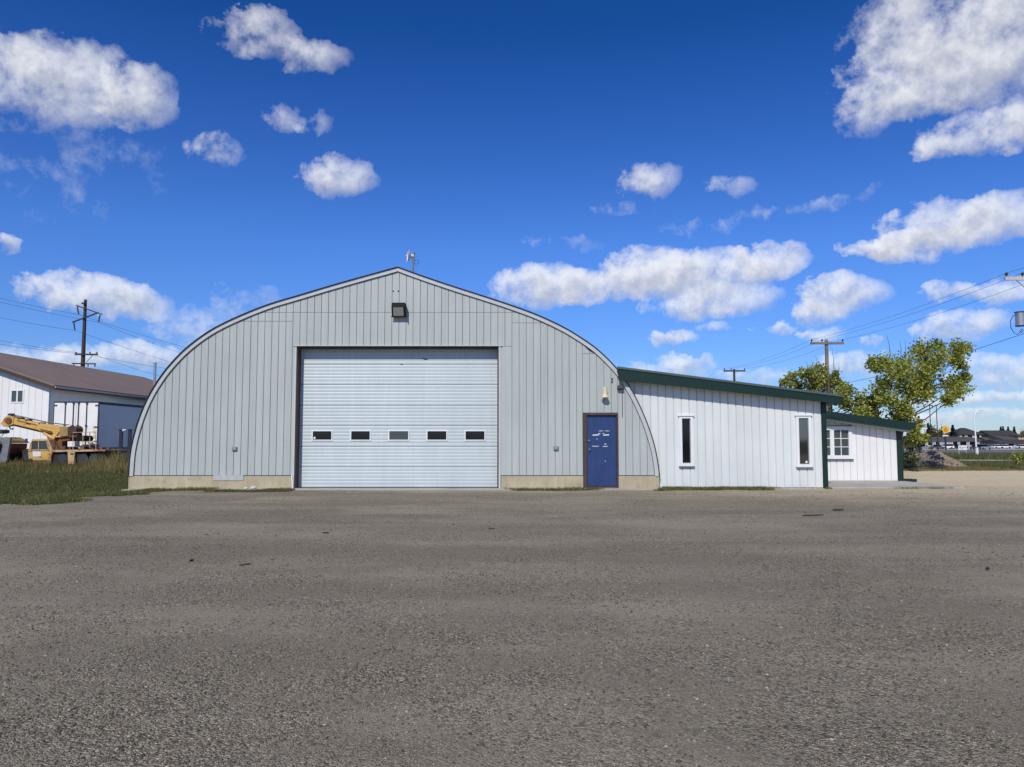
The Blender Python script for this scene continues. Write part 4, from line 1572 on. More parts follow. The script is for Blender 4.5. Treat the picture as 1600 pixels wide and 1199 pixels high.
for k in range(3):
    bx_, bz_ = U(147, 668 + k * 7.2, TY - .02)
    MB().box(bx_ - .07, bx_ + .07, TY - .012, TY - .001, bz_ - .10, bz_ + .10).build('placard', 'cream', tr)
for yy in (TY + 1.6, TY + 3.0):
    for xx in (tx0 + .25, tx1 - .25):
        mb = MB().disc((xx, yy, .50 + hz(xx, yy)), (1, 0, 0), .50, .42, 20)
        mb.build('wheel', 'rubber', tr, smooth=True)
MB().box(tx0 + .5, tx1 - .5, TY + .1, TY + 12.4, tz0 - .25, tz0 - .051).build('chassis', 'rail_dark', tr)
for xx in (tx0 + .5, tx1 - .5):
    MB().box(xx - .08, xx + .08, TY + 9.6, TY + 9.8, hz(xx, TY + 9.7), tz0 - .05).build('landing_leg', 'rail_dark', tr)

for px_, lab in ((189.5, 'dark blue steel post with a white bracket near the trailer'), (203, 'plain dark blue steel post between the white-topped post and the barn')):
    yy = 44.0
    bx_, bz1 = U(px_, 672.5, yy)
    po = empty('steel_post', (bx_, yy, hz(bx_, yy)))
    tag(po, lab, 'post', 'steel posts by the scrap')
    MB().box(bx_ - .085, bx_ + .085, yy - .06, yy + .06, hz(bx_, yy) - .05, bz1).build('upright', 'post_blue', po)
    MB().box(bx_ - .11, bx_ + .09, yy - .08, yy + .08, bz1 + .001, bz1 + .06).build('cap', 'post_blue', po)
    if px_ < 195:
        MB().prism([(bx_ + .086, bz1 - .05), (bx_ + .30, bz1 + .02), (bx_ + .30, bz1 + .06), (bx_ + .10, bz1 + .05)], yy - .07, yy - .01).build('bracket', 'sign_white', po)

# scrap heap: bent bars, boards and sheets nobody could count
sp_ = MB()
for i in range(150):
    x0 = random.uniform(-25.5, -20.4); y0 = random.uniform(42.6, 44.6)
    hmax = .75 * (1 - abs(y0 - 43.6) * .6)
    z0 = hz(x0, y0) + random.uniform(.05, max(.1, hmax)) + .15
    a_ = random.uniform(0, 6.28); L = random.uniform(.2, .9)
    p0 = Vector((x0, y0, z0)); p1 = p0 + Vector((math.cos(a_) * L, math.sin(a_) * L * .6, random.uniform(-.2, .2)))
    if random.random() < .5:
        sp_.tube([p0, p1], random.uniform(.015, .05), 5)
    else:
        sp_.bar(p0, p1, random.uniform(.05, .35), random.uniform(.02, .10))
tag(sp_.build('scrap_heap', 'scrap'), 'low heap of rusty scrap metal behind the weeds beside the trailer', 'scrap', kind='stuff')
sp2 = MB()
for i in range(34):
    x0 = random.uniform(-22.4, -20.3); y0 = random.uniform(42.4, 43.4)
    a_ = random.uniform(0, 6.28); L = random.uniform(.12, .35)
    p0 = Vector((x0, y0, hz(x0, y0) + random.uniform(.55, 1.0)))
    sp2.bar(p0, p0 + Vector((math.cos(a_) * L, math.sin(a_) * L, random.uniform(-.1, .1))), random.uniform(.05, .2), .05)
tag(sp2.build('broken_bricks', 'rust'), 'loose reddish rubble on top of the scrap near the barn edge', 'rubble', kind='stuff')

# ------------------------------------------------------------------ old truck crane
KY = 41.0


def K(zx, zy, Y=KY):
    """point of the enlarged view (x/6.667, 600+y/6.667)"""
    return U(zx / 6.6667, 600 + zy / 6.6667, Y)


kx0, kz0 = K(420, 850)
kg = hz(kx0, KY)
cr = empty('truck_crane', (kx0, KY, kg))
tag(cr, 'old rusty yellow truck crane with its boom pointing left', 'crane')


def kpoly(pts, Y=KY):
    return [K(a, b, Y) for a, b in pts]


# carrier
fy = KY - 1.15
MB().prism(kpoly([(330, 575), (500, 572), (548, 692), (522, 838), (302, 838), (288, 705)], fy), fy, fy + 1.05).build('cab', 'crane_cab', cr, bevel=.03)
wpo = kpoly([(336, 592), (488, 590), (512, 688), (322, 690)], fy)
MB().prism(wpo, fy - .012, fy - .002).build('cab_window', 'glass_grey', cr)
mb = MB()
for i in range(4):
    a, b = wpo[i], wpo[(i + 1) % 4]
    mb.bar((a[0], fy - .02, a[1]), (b[0], fy - .02, b[1]), .03, .05)
mb.bar((K(405, 590, fy)[0], fy - .02, K(405, 590, fy)[1]), (K(405, 690, fy)[0], fy - .02, K(405, 690, fy)[1]), .03, .035)
mb.build('window_frame', 'crane_cab', cr)
MB().prism(kpoly([(340, 705), (425, 705), (425, 755), (345, 758)], fy), fy - .01, fy - .002).build('door_panel', 'sign_white', cr)
MB().prism(kpoly([(205, 715), (290, 702), (296, 760), (230, 790)], fy), fy + .1, fy + 1.9).build('hood', 'rust', cr, bevel=.03)
dk = kpoly([(535, 690), (1100, 684), (1100, 702), (535, 713)], fy)
MB().prism(dk, fy - .05, fy + 2.3).build('deck', 'crane_cab', cr, bevel=.01)
MB().prism(kpoly([(560, 714), (1020, 704), (1020, 745), (560, 750)], fy), fy + .35, fy + 1.9).build('chassis', 'rail_dark', cr)
MB().prism(kpoly([(710, 712), (785, 710), (775, 838), (716, 838)], fy), fy - .06, fy + .3).build('outrigger_box', 'crane_cab', cr, bevel=.01)
MB().prism(kpoly([(742, 722), (775, 722), (772, 738), (742, 738)], fy), fy - .075, fy - .061).build('hatch', 'rail_dark', cr)
for zx in (262, 640, 860, 965):
    wx_, wz_ = K(zx, 790, fy)
    for yy in (fy + .25, fy + 1.75):
        wh = empty('wheel', (0, 0, 0), parent=cr)
        wh.location = (wx_ - cr.location.x, yy - KY, .5)
        MB().tube([(wx_, yy - .16, kg + .5), (wx_, yy - .12, kg + .5), (wx_, yy + .12, kg + .5), (wx_, yy + .16, kg + .5)], [.44, .5, .5, .44], 20).build('tyre', 'rubber', wh, smooth=True)
        MB().disc((wx_, yy - .165, kg + .5), (0, 1, 0), .24, .03, 14).build('rim', 'rail_dark', wh)
# upper works
by = KY - .30
MB().prism(kpoly([(560, 560), (740, 540), (745, 590), (665, 600), (660, 690), (545, 690)], by), by - .15, by + 1.0).build('turntable', 'rust', cr, bevel=.02)
uc = kpoly([(542, 588), (604, 580), (612, 682), (548, 684)], by)
MB().prism(uc, by - .62, by - .16).build('operator_cab', 'glass_grey', cr, bevel=.02)
mb = MB()
for i in range(4):
    a, b = uc[i], uc[(i + 1) % 4]
    mb.bar((a[0], by - .63, a[1]), (b[0], by - .63, b[1]), .04, .05)
mb.build('operator_cab_frame', 'crane_cab', cr)
bo = empty('boom', (0, 0, 0), parent=cr)
bo.location = (0, by - KY, K(500, 470, by)[1] - kg)
tag(bo, 'faded yellow telescopic boom')
MB().prism(kpoly([(448, 412), (650, 442), (742, 446), (745, 545), (640, 560), (590, 520), (440, 492)], by), by - .28, by + .28).build('base_section', 'crane_yellow', bo, bevel=.02)
MB().prism(kpoly([(170, 352), (447, 415), (438, 486), (158, 420)], by), by - .22, by + .22).build('inner_section', 'crane_yellow', bo, bevel=.02)
MB().prism(kpoly([(158, 421), (438, 487), (560, 515), (560, 530), (430, 505), (160, 440)], by), by - .10, by + .10).build('under_rail', 'rust', bo)
MB().prism(kpoly([(36, 415), (84, 345), (112, 330), (176, 346), (168, 424), (120, 440), (62, 446)], by), by - .25, by + .25).build('boom_head', 'crane_yellow', bo, bevel=.02)
hx, hz_ = K(122, 385, by)
MB().disc((hx, by - .27, hz_), (0, 1, 0), .17, .06, 18).build('sheave', 'rust', bo)
hx, hz_ = K(120, 331, by)
MB().disc((hx, by, hz_), (0, 1, 0), .12, .3, 14).build('sheave', 'rail_dark', bo)
a, b = K(96, 445, by), K(112, 470, by)
MB().tube([(a[0], by, a[1]), (b[0], by, b[1]), (b[0] + .1, by, b[1] - .02), (b[0] + .12, by, b[1] + .06)], .035, 8).build('hook', 'steel_grey', bo)
mb = MB()
a, b = K(590, 575, by), K(480, 512, by)
mb.tube([(a[0], by - .2, a[1]), (b[0], by - .2, b[1])], .075, 10)
mb.build('lift_cylinder', 'crane_yellow', bo, smooth=True)
MB().prism(kpoly([(565, 560), (600, 575), (655, 500), (620, 480)], by), by - .34, by - .285).build('boom_bracket', 'crane_yellow', bo)
def kstrip(pts, name, mat_, y, d=.012):
    MB().prism(kpoly(pts, by), y - d, y).build(name, mat_, bo)


kstrip([(205, 378), (418, 428), (416, 437), (205, 388)], 'wear_strip', 'rust', by - .2205)
kstrip([(300, 405), (345, 415), (343, 428), (298, 418)], 'data_plate', 'rail_dark', by - .2205)
kstrip([(470, 440), (600, 462), (600, 468), (470, 447)], 'wear_strip', 'crane_cab', by - .2805)
kstrip([(455, 470), (575, 495), (590, 515), (560, 512), (455, 488)], 'recess', 'rust', by - .2805)
kstrip([(676, 478), (690, 468), (706, 478), (708, 505), (676, 505)], 'badge', 'rail_dark', by - .2805)
kstrip([(655, 448), (742, 450), (742, 540), (655, 545)], 'counterweight', 'bucket_yellow', by - .2785, .035)
pts = [K(a, b, by) for a, b in ((150, 338), (240, 355), (360, 382), (460, 404), (560, 420), (650, 432), (730, 440))]
MB().tube([(a, by - .12, b + .05) for a, b in pts], .022, 6).build('hose', 'rail_dark', bo, smooth=True)
MB().tube([(a, by + .05, b + .07) for a, b in pts], .014, 6).build('hoist_rope', 'steel_grey', bo, smooth=True)
for zx, zy in ((440, 414), (300, 380), (220, 362)):
    a = K(zx, zy, by)
    MB().box(a[0] - .05, a[0] + .05, by - .25, by + .25, a[1] - .02, a[1] + .06).build('clamp', 'rust', bo)
for zx0, zx1, zy0, zy1, m_ in ((302, 520, 795, 836, 'rust'), (430, 512, 705, 790, 'crane_yellow')):
    MB().prism(kpoly([(zx0, zy0), (zx1, zy0), (zx1 - 4, zy1), (zx0 + 4, zy1)], fy), fy - .014, fy - .001).build('cab_panel', m_, cr)
a, b = K(318, 620, fy), K(300, 590, fy)
MB().tube([(a[0], fy - .05, a[1]), (b[0], fy - .18, b[1])], .014, 6).build('mirror_arm', 'rail_dark', cr)
MB().box(b[0] - .06, b[0] + .06, fy - .21, fy - .18, b[1] - .13, b[1] + .10).build('mirror', 'rail_dark', cr, bevel=.01)
mb = MB()
for zx, zy, w_, h_ in ((590, 680, 40, 30), (640, 682, 26, 22), (800, 678, 44, 26), (880, 680, 30, 34), (950, 682, 60, 18), (1040, 680, 36, 14)):
    q0, q1 = K(zx, zy + 6, fy), K(zx + w_, zy - h_, fy)
    mb.box(q0[0], q1[0], fy + random.uniform(.3, .6), fy + random.uniform(.8, 1.4), q0[1], q1[1])
mb.build('deck_gear', 'scrap', cr)
wx_, wz_ = K(786, 482, by)
wi = empty('winch', (0, 0, 0), parent=cr)
wi.location = (wx_ - cr.location.x, by - KY, wz_ - kg)
MB().disc((wx_, by, wz_), (0, 1, 0), .20, .55, 18).build('drum', 'rust', wi)
MB().disc((wx_, by - .30, wz_), (0, 1, 0), .24, .04, 18).build('flange', 'scrap', wi)
MB().disc((wx_, by + .30, wz_), (0, 1, 0), .24, .04, 18).build('flange', 'scrap', wi)
MB().prism(kpoly([(742, 460), (790, 505), (832, 520), (826, 556), (744, 556)], by), by - .24, by + .24).build('winch_bracket', 'rust', cr)
MB().prism(kpoly([(820, 548), (850, 538), (910, 540), (926, 568), (912, 598), (840, 598), (822, 580)], by), by - .3, by + .5).build('engine_box', 'black_paint', cr, bevel=.03)
mb = MB()
for zx in (755, 858, 930, 992):
    a, b = K(zx, 500 if zx > 900 else 532, fy), K(zx, 690, fy)
    mb.tube([(a[0], fy + .05, a[1]), (b[0], fy + .05, b[1])], .018, 6)
a, b = K(755, 508, fy), K(1000, 500, fy)
mb.tube([(a[0], fy + .05, a[1]), (b[0], fy + .05, b[1])], .018, 6)
a, b = K(820, 605, fy), K(1000, 600, fy)
mb.tube([(a[0], fy + .05, a[1]), (b[0], fy + .05, b[1])], .018, 6)
mb.build('railing', 'crane_cab', cr)
MB().prism(kpoly([(668, 600), (742, 598), (742, 655), (668, 656)], fy), fy + .3, fy + .8).build('tool_box', 'sign_white', cr, bevel=.01)
# hoses and gear on the deck
mb = MB()
for i in range(12):
    a = K(random.uniform(740, 980), random.uniform(610, 670), fy)
    b = K(random.uniform(740, 980), random.uniform(640, 690), fy)
    mb.tube([(a[0], fy + random.uniform(.3, 1), a[1]), (b[0], fy + random.uniform(.3, 1), b[1])], .03, 6)
mb.build('hoses', 'rail_dark', cr)

# ------------------------------------------------------------------ loader at the left edge of the picture
LO = 39.5
lo0 = K(20, 850, LO)
lg = hz(lo0[0], LO)
ld = empty('wheel_loader', (lo0[0] - 1.5, LO, lg))
tag(ld, 'yellow wheel loader with its bucket at the left edge of the picture', 'loader')
MB().prism(kpoly([(-120, 560), (60, 556), (135, 592), (148, 618), (-120, 618)], LO), LO - 1.2, LO + 1.2).build('bucket_back', 'bucket_yellow', ld, bevel=.03)
MB().prism(kpoly([(-120, 622), (142, 622), (136, 670), (100, 730), (40, 768), (-120, 775)], LO), LO - 1.15, LO + 1.15).build('bucket_shell', 'rust', ld, bevel=.03)
MB().prism(kpoly([(105, 566), (236, 560), (212, 690), (196, 800), (110, 838), (62, 800), (120, 728), (150, 640)], LO), LO - .95, LO - .80).build('blade', 'steel_grey', ld, bevel=.01)
MB().prism(kpoly([(-120, 470), (64, 480), (62, 512), (20, 520), (-120, 520)], LO), LO - .3, LO + .3).build('arm_head', 'rail_dark', ld, bevel=.02)
a, b = K(38, 545, LO), K(120, 470, LO)
MB().tube([(a[0], LO - .4, a[1]), (K(75, 545, LO)[0], LO - .4, K(75, 545, LO)[1]), (b[0], LO - .4, b[1])], .018, 6).build('hose', 'rail_dark', ld)
MB().prism(kpoly([(-520, 600), (-125, 540), (-125, 640), (-520, 720)], LO), LO - .6, LO + .6).build('lift_arm', 'bucket_yellow', ld, bevel=.02)
MB().prism(kpoly([(-1100, 560), (-560, 560), (-500, 640), (-500, 740), (-1100, 740)], LO), LO - .9, LO + .9).build('body', 'bucket_yellow', ld, bevel=.04)
MB().prism(kpoly([(-950, 380), (-680, 380), (-640, 558), (-960, 558)], LO), LO - .7, LO + .7).build('cab', 'glass_grey', ld, bevel=.03)
for zx in (-980, -560, -8):
    wx_, wz_ = K(zx, 760, LO)
    rr_ = .62 if zx < -100 else .42
    for yy in (LO - 1.0, LO + 1.0):
        MB().tube([(wx_, yy - .22, lg + rr_), (wx_, yy - .15, lg + rr_), (wx_, yy + .15, lg + rr_), (wx_, yy + .22, lg + rr_)], [rr_ * .85, rr_, rr_, rr_ * .85], 20).build('wheel', 'rubber', ld, smooth=True)

# ------------------------------------------------------------------ power poles and wires


def insulator(mb, p, s=1.0):
    p = Vector(p)
    mb.tube([p, p + Vector((0, 0, .05 * s)), p + Vector((0, 0, .10 * s)), p + Vector((0, 0, .16 * s)), p + Vector((0, 0, .19 * s))], [.02 * s, .03 * s, .065 * s, .06 * s, .02 * s], 8)


POLES = []
for px_, pytop, Y_, aw, ayp, mat, armm, lab in (
        (1606, 426, 36.7, 1.22, 436.5, 'pole_dark', 'arm_pale', 'dark wooden power pole with a transformer at the right edge of the picture'),
        (1291, 531, 57.0, 1.24, 537, 'pole_wood', 'pole_wood', 'wooden power pole with crossarm behind the smaller poplar'),
        (1147, 577, 86.0, 1.22, 580, 'pole_dark', 'pole_dark', 'farthest dark power pole with crossarm above the lean-to roof')):
    X_, zt = U(px_, pytop, Y_)
    za = U(px_, ayp, Y_)[1]
    g_ = hz(X_, Y_)
    po = empty('power_pole', (X_, Y_, g_))
    tag(po, lab, 'power pole', 'power poles of the line on the right')
    MB().tube([(X_, Y_, g_ - .3), (X_, Y_, g_ + 4), (X_, Y_, zt)], [.17, .15, .12], 12).build('shaft', mat, po, smooth=True)
    MB().box(X_ - aw, X_ + aw, Y_ - .20, Y_ - .10, za - .08, za + .08).build('crossarm', armm, po)
    ends = []
    for q in (-.93, -.30, .93):
        mb = MB()
        p = (X_ + aw * q, Y_ - .15, za + .081)
        insulator(mb, p, 1.15)
        mb.build('insulator', 'insulator', po, smooth=True)
        ends.append((p[0], p[1], p[2] + .19))
    mb = MB()
    for s_ in (-1, 1):
        mb.bar((X_ + s_ * .75, Y_ - .22, za - .07), (X_ + s_ * .08, Y_ - .15, za - .62), .03, .03)
    if px_ < 1600:
        pass
    else:
        mb.build('brace', 'galv', po)
    if px_ > 1600:
        tx_, tzb = U(1594.5, 509, Y_ - .25)
        tzt = U(1594.5, 489, Y_ - .25)[1]
        t_ = empty('transformer', (0, 0, 0), parent=po)
        t_.location = (tx_ - X_, -.25, tzb - g_)
        MB().tube([(tx_, Y_ - .25, tzb), (tx_, Y_ - .25, tzt)], .21, 18).build('tank', 'galv', t_, smooth=True)
        MB().tube([(tx_, Y_ - .25, tzt + .001), (tx_, Y_ - .25, tzt + .045)], .235, 18).build('lid', 'dark_metal', t_)
        MB().tube([(tx_, Y_ - .25, tzb - .03), (tx_, Y_ - .25, tzb - .001)], .225, 18).build('base_rim', 'dark_metal', t_)
        loop = [U(a, b, Y_ - .3) for a, b in ((1589, 491), (1583, 494), (1578.6, 502), (1579.5, 512), (1584, 520), (1590, 523), (1594, 519), (1597, 514), (1599, 516), (1596.5, 520.5), (1593.5, 517))]
        MB().tube([(a, Y_ - .3, b) for a, b in loop], .014, 6).build('drop_lead', 'black_paint', t_, smooth=True)
    POLES.append(ends)


def sag_pts(a, b, sag, n=14):
    a, b = Vector(a), Vector(b)
    return [a.lerp(b, i / n) + Vector((0, 0, -sag * 4 * (i / n) * (1 - i / n))) for i in range(n + 1)]


names3 = ['left overhead wire of the power line on the right', 'middle overhead wire of the power line on the right', 'right overhead wire of the power line on the right']
for k in range(3):
    e = [POLES[0][k], POLES[1][k], POLES[2][k]]
    start = (e[0][0] + .6, -8.0, e[0][2] + .1)
    far = (e[2][0] + 1, 130, e[2][2] - .6)
    pts = sag_pts(start, e[0], .35) + sag_pts(e[0], e[1], .25)[1:] + sag_pts(e[1], e[2], .35)[1:] + sag_pts(e[2], far, .4)[1:]
    tag(MB().tube(pts, .008, 5).build('power_wire', 'wire', smooth=True), names3[k], 'wire', 'power line wires on the right')
a = U(1600, 521, 36.7); b = U(1291, 600, 57)
tag(MB().tube(sag_pts((a[0], 36.5, a[1]), (b[0], 57, b[1] - .2), .25), .013, 5).build('service_wire', 'wire', smooth=True), 'single lower wire running from the transformer pole behind the poplars', 'wire')

# tall transmission pole behind the workshop
QY = 95.0
X_, zt = U(133.6, 468.5, QY)
Xb = U(129.2, 575, QY)[0]
zb = hz(X_, QY)
tp = empty('transmission_pole', (Xb, QY, zb))
tag(tp, 'tall wooden transmission pole with slanting crossarms behind the workshop roof', 'power pole')
zmid = U(129, 575, QY)[1]
MB().tube([(Xb - .15, QY, zb - .5), (Xb, QY, zmid), (X_, QY, zt)], [.28, .25, .17], 12).build('shaft', 'pole_dark', tp, smooth=True)


def Q(zx, zy):
    return U(90 + zx / 9.222, 460 + zy / 9.222, QY - .3)


def qbar(a, b, wd_=.16):
    p, q = Q(*a), Q(*b)
    return MB().bar((p[0], QY - .3, p[1]), (q[0], QY - .3, q[1]), wd_, wd_)


qbar((270, 162), (640, 292), .13).build('crossarm', 'pole_dark', tp)
qbar((215, 404), (585, 265), .15).build('crossarm', 'pole_dark', tp)
qbar((250, 866), (580, 868), .18).build('crossarm', 'pole_dark', tp)
qbar((207, 998), (550, 1003), .15).build('crossarm', 'pole_dark', tp)
qbar((505, 880), (410, 985), .05).build('brace', 'dark_metal', tp)
qbar((350, 132), (395, 132), .2).build('shaft_cap', 'dark_metal', tp)
for a, b in (((285, 180), (303, 290)), ((612, 300), (590, 400)), ((235, 412), (248, 520))):
    p, q = Q(*a), Q(*b)
    MB().tube([(p[0], QY - .3, p[1]), (q[0], QY - .3, q[1])], .085, 8).build('insulator_string', 'insulator', tp)
for zx in (268, 468, 565):
    p = Q(zx, 850)
    mb = MB()
    insulator(mb, (p[0], QY - .3, p[1] - .12), 1.5)
    mb.build('insulator', 'insulator', tp)
for zx in (236, 438, 538):
    p, q = Q(zx, 1005), Q(zx, 1048)
    MB().tube([(p[0], QY - .3, p[1]), (q[0], QY - .3, q[1])], .07, 8).build('insulator', 'insulator', tp)
# left px/py at the frame edge, at the pole, then where the wire passes behind the barn
WIRES = [((0, 461), (122.5, 491.5), (262, 531), 'uppermost conductor wire of the transmission pole on the left'),
         ((0, 467), (154, 504), (275, 545), 'second conductor wire from the top of the transmission pole on the left'),
         ((0, 491), (117, 516.5), (280, 566), 'third conductor wire from the top of the transmission pole on the left'),
         ((0, 527), (119, 551), (262, 572), 'upper of the two low wires of the transmission pole on the left'),
         ((0, 533), (151, 555.5), (240, 581), 'lower of the two low wires of the transmission pole on the left')]
for (a, b, c, lab) in WIRES:
    p0, p1, p2 = U(*a, 88), U(*b, QY - .3), U(*c, 108)
    P0, P1, P2 = Vector((p0[0], 88, p0[1])), Vector((p1[0], QY - .3, p1[1])), Vector((p2[0], 108, p2[1]))
    L0 = P1 + (P0 - P1) * 2.2
    R0 = P1 + (P2 - P1) * 2.2
    tag(MB().tube(sag_pts(L0, P1, .4) + sag_pts(P1, R0, .4)[1:], .017, 5).build('transmission_wire', 'wire', smooth=True), lab, 'wire', 'wires of the transmission pole')

# ------------------------------------------------------------------ trees


def leaf_quads(P, size, rgen):
    n = len(P)
    a = rgen.normal(0, 1, (n, 3)); a /= np.linalg.norm(a, axis=1)[:, None]
    a[:, 2] = a[:, 2] * .8
    b = np.cross(a, rgen.normal(0, 1, (n, 3)))
    b /= (np.linalg.norm(b, axis=1)[:, None] + 1e-6)
    s = (size * rgen.uniform(.65, 1.35, n))[:, None]
    V = np.stack([P - a * s, P + b * s * .72, P + a * s, P - b * s * .72], 1).reshape(-1, 3)
    return V, np.arange(4 * n).reshape(-1, 4)


def poplar(name, label, base_px, Y, clumps, dens, seed, depth=1.0, twigs=()):
    rg = np.random.default_rng(seed)
    rnd = random.Random(seed)
    X0 = U(base_px, 700, Y)[0]
    g = hz(X0, Y)
    t = empty(name, (X0, Y, g))
    tag(t, label, 'tree', 'poplars behind the addition')
    C = []
    for zx, zy, r in clumps:
        x, z = U(1220 + zx / 4.2105, 500 + zy / 4.2105, Y)
        C.append((Vector((x, Y + rg.uniform(-1, 1) * depth, z)), r / 4.2105 * Y / F))
    cm = sum((c for c, _ in C), Vector()) / len(C)
    tops = max(c.z for c, _ in C)
    tk = MB()
    trunk = [Vector((X0, Y, g - .2)), Vector((X0 * .7 + cm.x * .3, Y + .05, g + (cm.z - g) * .45)), Vector((X0 * .35 + cm.x * .65, Y, cm.z * .85 + g * .15)), Vector((cm.x, Y, cm.z + .3)), Vector((cm.x + .2, Y, tops - .3))]
    dense = []
    for i in range(len(trunk) - 1):
        for k in range(5):
            dense.append(trunk[i].lerp(trunk[i + 1], k / 5))
    dense.append(trunk[-1])
    nr = len(dense)
    tk.tube(dense, [.17 * (1 - .9 * i / nr) + .01 for i in range(nr)], 8)
    for c, r in C:
        cand = [(i, p) for i, p in enumerate(dense) if p.z < c.z - .15] or [(2, dense[2])]
        i, p = min(cand, key=lambda q: (q[1] - c).length + 1.2 * max(0.0, .55 * (Vector((c.x, c.y)) - Vector((q[1].x, q[1].y))).length - (c.z - q[1].z)))
        mid = p.lerp(c, .5) + Vector((rnd.uniform(-.2, .2), rnd.uniform(-.2, .2), rnd.uniform(-.25, .02)))
        r0 = max(.018, .06 * (1 - i / nr))
        tk.tube([p, mid, c], [r0, r0 * .65, .010], 6)
        for k in range(4):
            d = Vector((rnd.uniform(-1, 1), rnd.uniform(-1, 1), rnd.uniform(-.5, 1))) * r
            tk.tube([mid.lerp(c, .6), c + d], [.014, .005], 4)
    for x0, y0, x1, y1 in twigs:
        a = U(1220 + x0 / 4.2105, 500 + y0 / 4.2105, Y); b = U(1220 + x1 / 4.2105, 500 + y1 / 4.2105, Y)
        tk.tube([(a[0], Y, a[1]), ((a[0] + b[0]) / 2 + .04, Y, (a[1] + b[1]) / 2), (b[0], Y, b[1])], [.018, .012, .005], 5)
    tk.build('trunk', 'bark', t, smooth=True)
    P = []
    for c, r in C:
        ns = max(5, int(9 * (r / .45) ** 1.2))
        for k in range(ns):
            d = rg.normal(0, 1, 3); d /= np.linalg.norm(d)
            sc_ = np.array(c) + d * r * rg.uniform(.35, 1.0) * np.array([1, 1.15, .95])
            m_ = max(6, int(dens * rg.uniform(.6, 1.4)))
            P.append(sc_ + rg.normal(0, 1, (m_, 3)) * r * .40)
    P = np.concatenate(P)
    V, Fq = leaf_quads(P, .066, rg)
    V = V - np.array(t.location)[None]
    np_mesh('crown', V, Fq, 'leaf_poplar', t)
    return t


C2 = [(720, 265, 55), (640, 270, 42), (800, 310, 65), (590, 320, 30), (690, 370, 80), (790, 420, 85), (640, 440, 55), (880, 340, 50), (945, 270, 55), (1000, 190, 55),
      (1060, 160, 42), (1120, 225, 58), (1190, 185, 38), (1230, 248, 30), (1060, 285, 65), (975, 375, 75), (1080, 420, 62), (1185, 395, 36), (1200, 440, 30), (1105, 480, 46),
      (960, 470, 65), (860, 480, 70), (700, 515, 62), (620, 535, 55), (570, 590, 38), (650, 605, 55), (760, 600, 52), (850, 600, 55), (900, 640, 42), (1005, 540, 42), (840, 655, 36),
      (830, 770, 34), (860, 800, 26), (895, 685, 24), (820, 735, 24), (1150, 300, 34)]
C1 = [(100, 385, 40), (160, 365, 45), (225, 400, 55), (280, 315, 40), (290, 385, 62), (350, 430, 60), (385, 370, 36), (425, 405, 30), (350, 515, 55), (415, 540, 55), (430, 470, 38), (490, 535, 42), (525, 565, 36),
      (55, 405, 24), (150, 430, 50), (230, 460, 50), (470, 590, 40)]
TWY = 36.0
poplar('poplar_tree', 'larger yellow-green poplar with a wide uneven crown behind the white addition', 1396, TWY, C2, 74, 5, 1.3,
       [(720, 230, 695, 95), (790, 260, 782, 130), (815, 280, 818, 130), (830, 280, 842, 205)])
poplar('poplar_tree', 'smaller yellow-green poplar rising behind the lean-to roof', 1302, 38.0, C1, 66, 9, 1.0,
       [(240, 330, 228, 230), (180, 350, 165, 270), (350, 340, 335, 180), (380, 350, 378, 290)])

# small volunteer saplings at the field edge, far right
for px_, py_, h_, Y_, lab in ((1590, 735, .95, 45.0, 'young leafy sapling in the field at the far right'), (1424, 722, 1.0, 38.5, 'leafy sapling standing right behind the white addition')):
    X_ = U(px_, py_, Y_)[0]
    g_ = hz(X_, Y_)
    s_ = empty('sapling', (X_, Y_, g_))
    tag(s_, lab, 'sapling', 'saplings in the field')
    mb = MB()
    P = []
    for k in range(6):
        tip = Vector((X_ + random.uniform(-.4, .4), Y_ + random.uniform(-.3, .3), g_ + h_ * random.uniform(.6, 1.15)))
        mb.tube([(X_, Y_, g_ - .05), (X_ * .6 + tip.x * .4, Y_, g_ + h_ * .4), tip], [.018, .012, .004], 5)
        for q in range(45):
            f_ = random.uniform(.35, 1)
            P.append((X_ + (tip.x - X_) * f_ + random.gauss(0, .09), Y_ + (tip.y - Y_) * f_ + random.gauss(0, .09), g_ + (tip.z - g_) * f_ + random.gauss(0, .07)))
    mb.build('stems', 'bark', s_)
    V, Fq = leaf_quads(np.array(P), .06, rng)
    np_mesh('leaves', V - np.array(s_.location)[None], Fq, 'leaf_poplar', s_)

# ------------------------------------------------------------------ dirt mound
MY = 42.5
mx_, mz_ = U(1452, 730, MY)
mv, mf = [], []
NX, NY = 56, 40
mw, md = U(1503, 730, MY)[0] - U(1408, 730, MY)[0], 4.5
for j in range(NY + 1):
    for i in range(NX + 1):
        u, v = i / NX * 2 - 1, j / NY * 2 - 1
        r = math.hypot(u, v)
        prof = max(0.0, 1 - r)
        h_ = .88 * (prof ** .85) * (1.15 - .25 * u) * (1 if u > -.3 else .95)
        x, y = mx_ + u * mw / 2 + .1, MY + v * md / 2
        nn = float(vnoise(np.array(x), np.array(y), 2.2, 71)) * .10 + float(vnoise(np.array(x), np.array(y), 6.0, 72)) * .06 + random.gauss(0, .022)
        z = hz(x, y) - .05 + min(h_, .86) + nn * min(1, prof * 4)
        mv.append((x, y, z))
for j in range(NY):
    for i in range(NX):
        a = j * (NX + 1) + i
        mf.append((a, a + 1, a + NX + 2, a + NX + 1))
dm = empty('dirt_mound', (mx_, MY, hz(mx_, MY)))
tag(dm, 'heap of brown soil at the edge of the gravel on the right', 'dirt mound')
mb = MB(); mb.v = mv; mb.f = mf
mb.build('soil', 'dirt', dm)
x = rng.normal(mx_, mw * .26, 500); y = rng.normal(MY - .3, md * .22, 500)
r = np.hypot((x - mx_ - .1) / (mw / 2), (y - MY) / (md / 2))
ok = r < 1.05
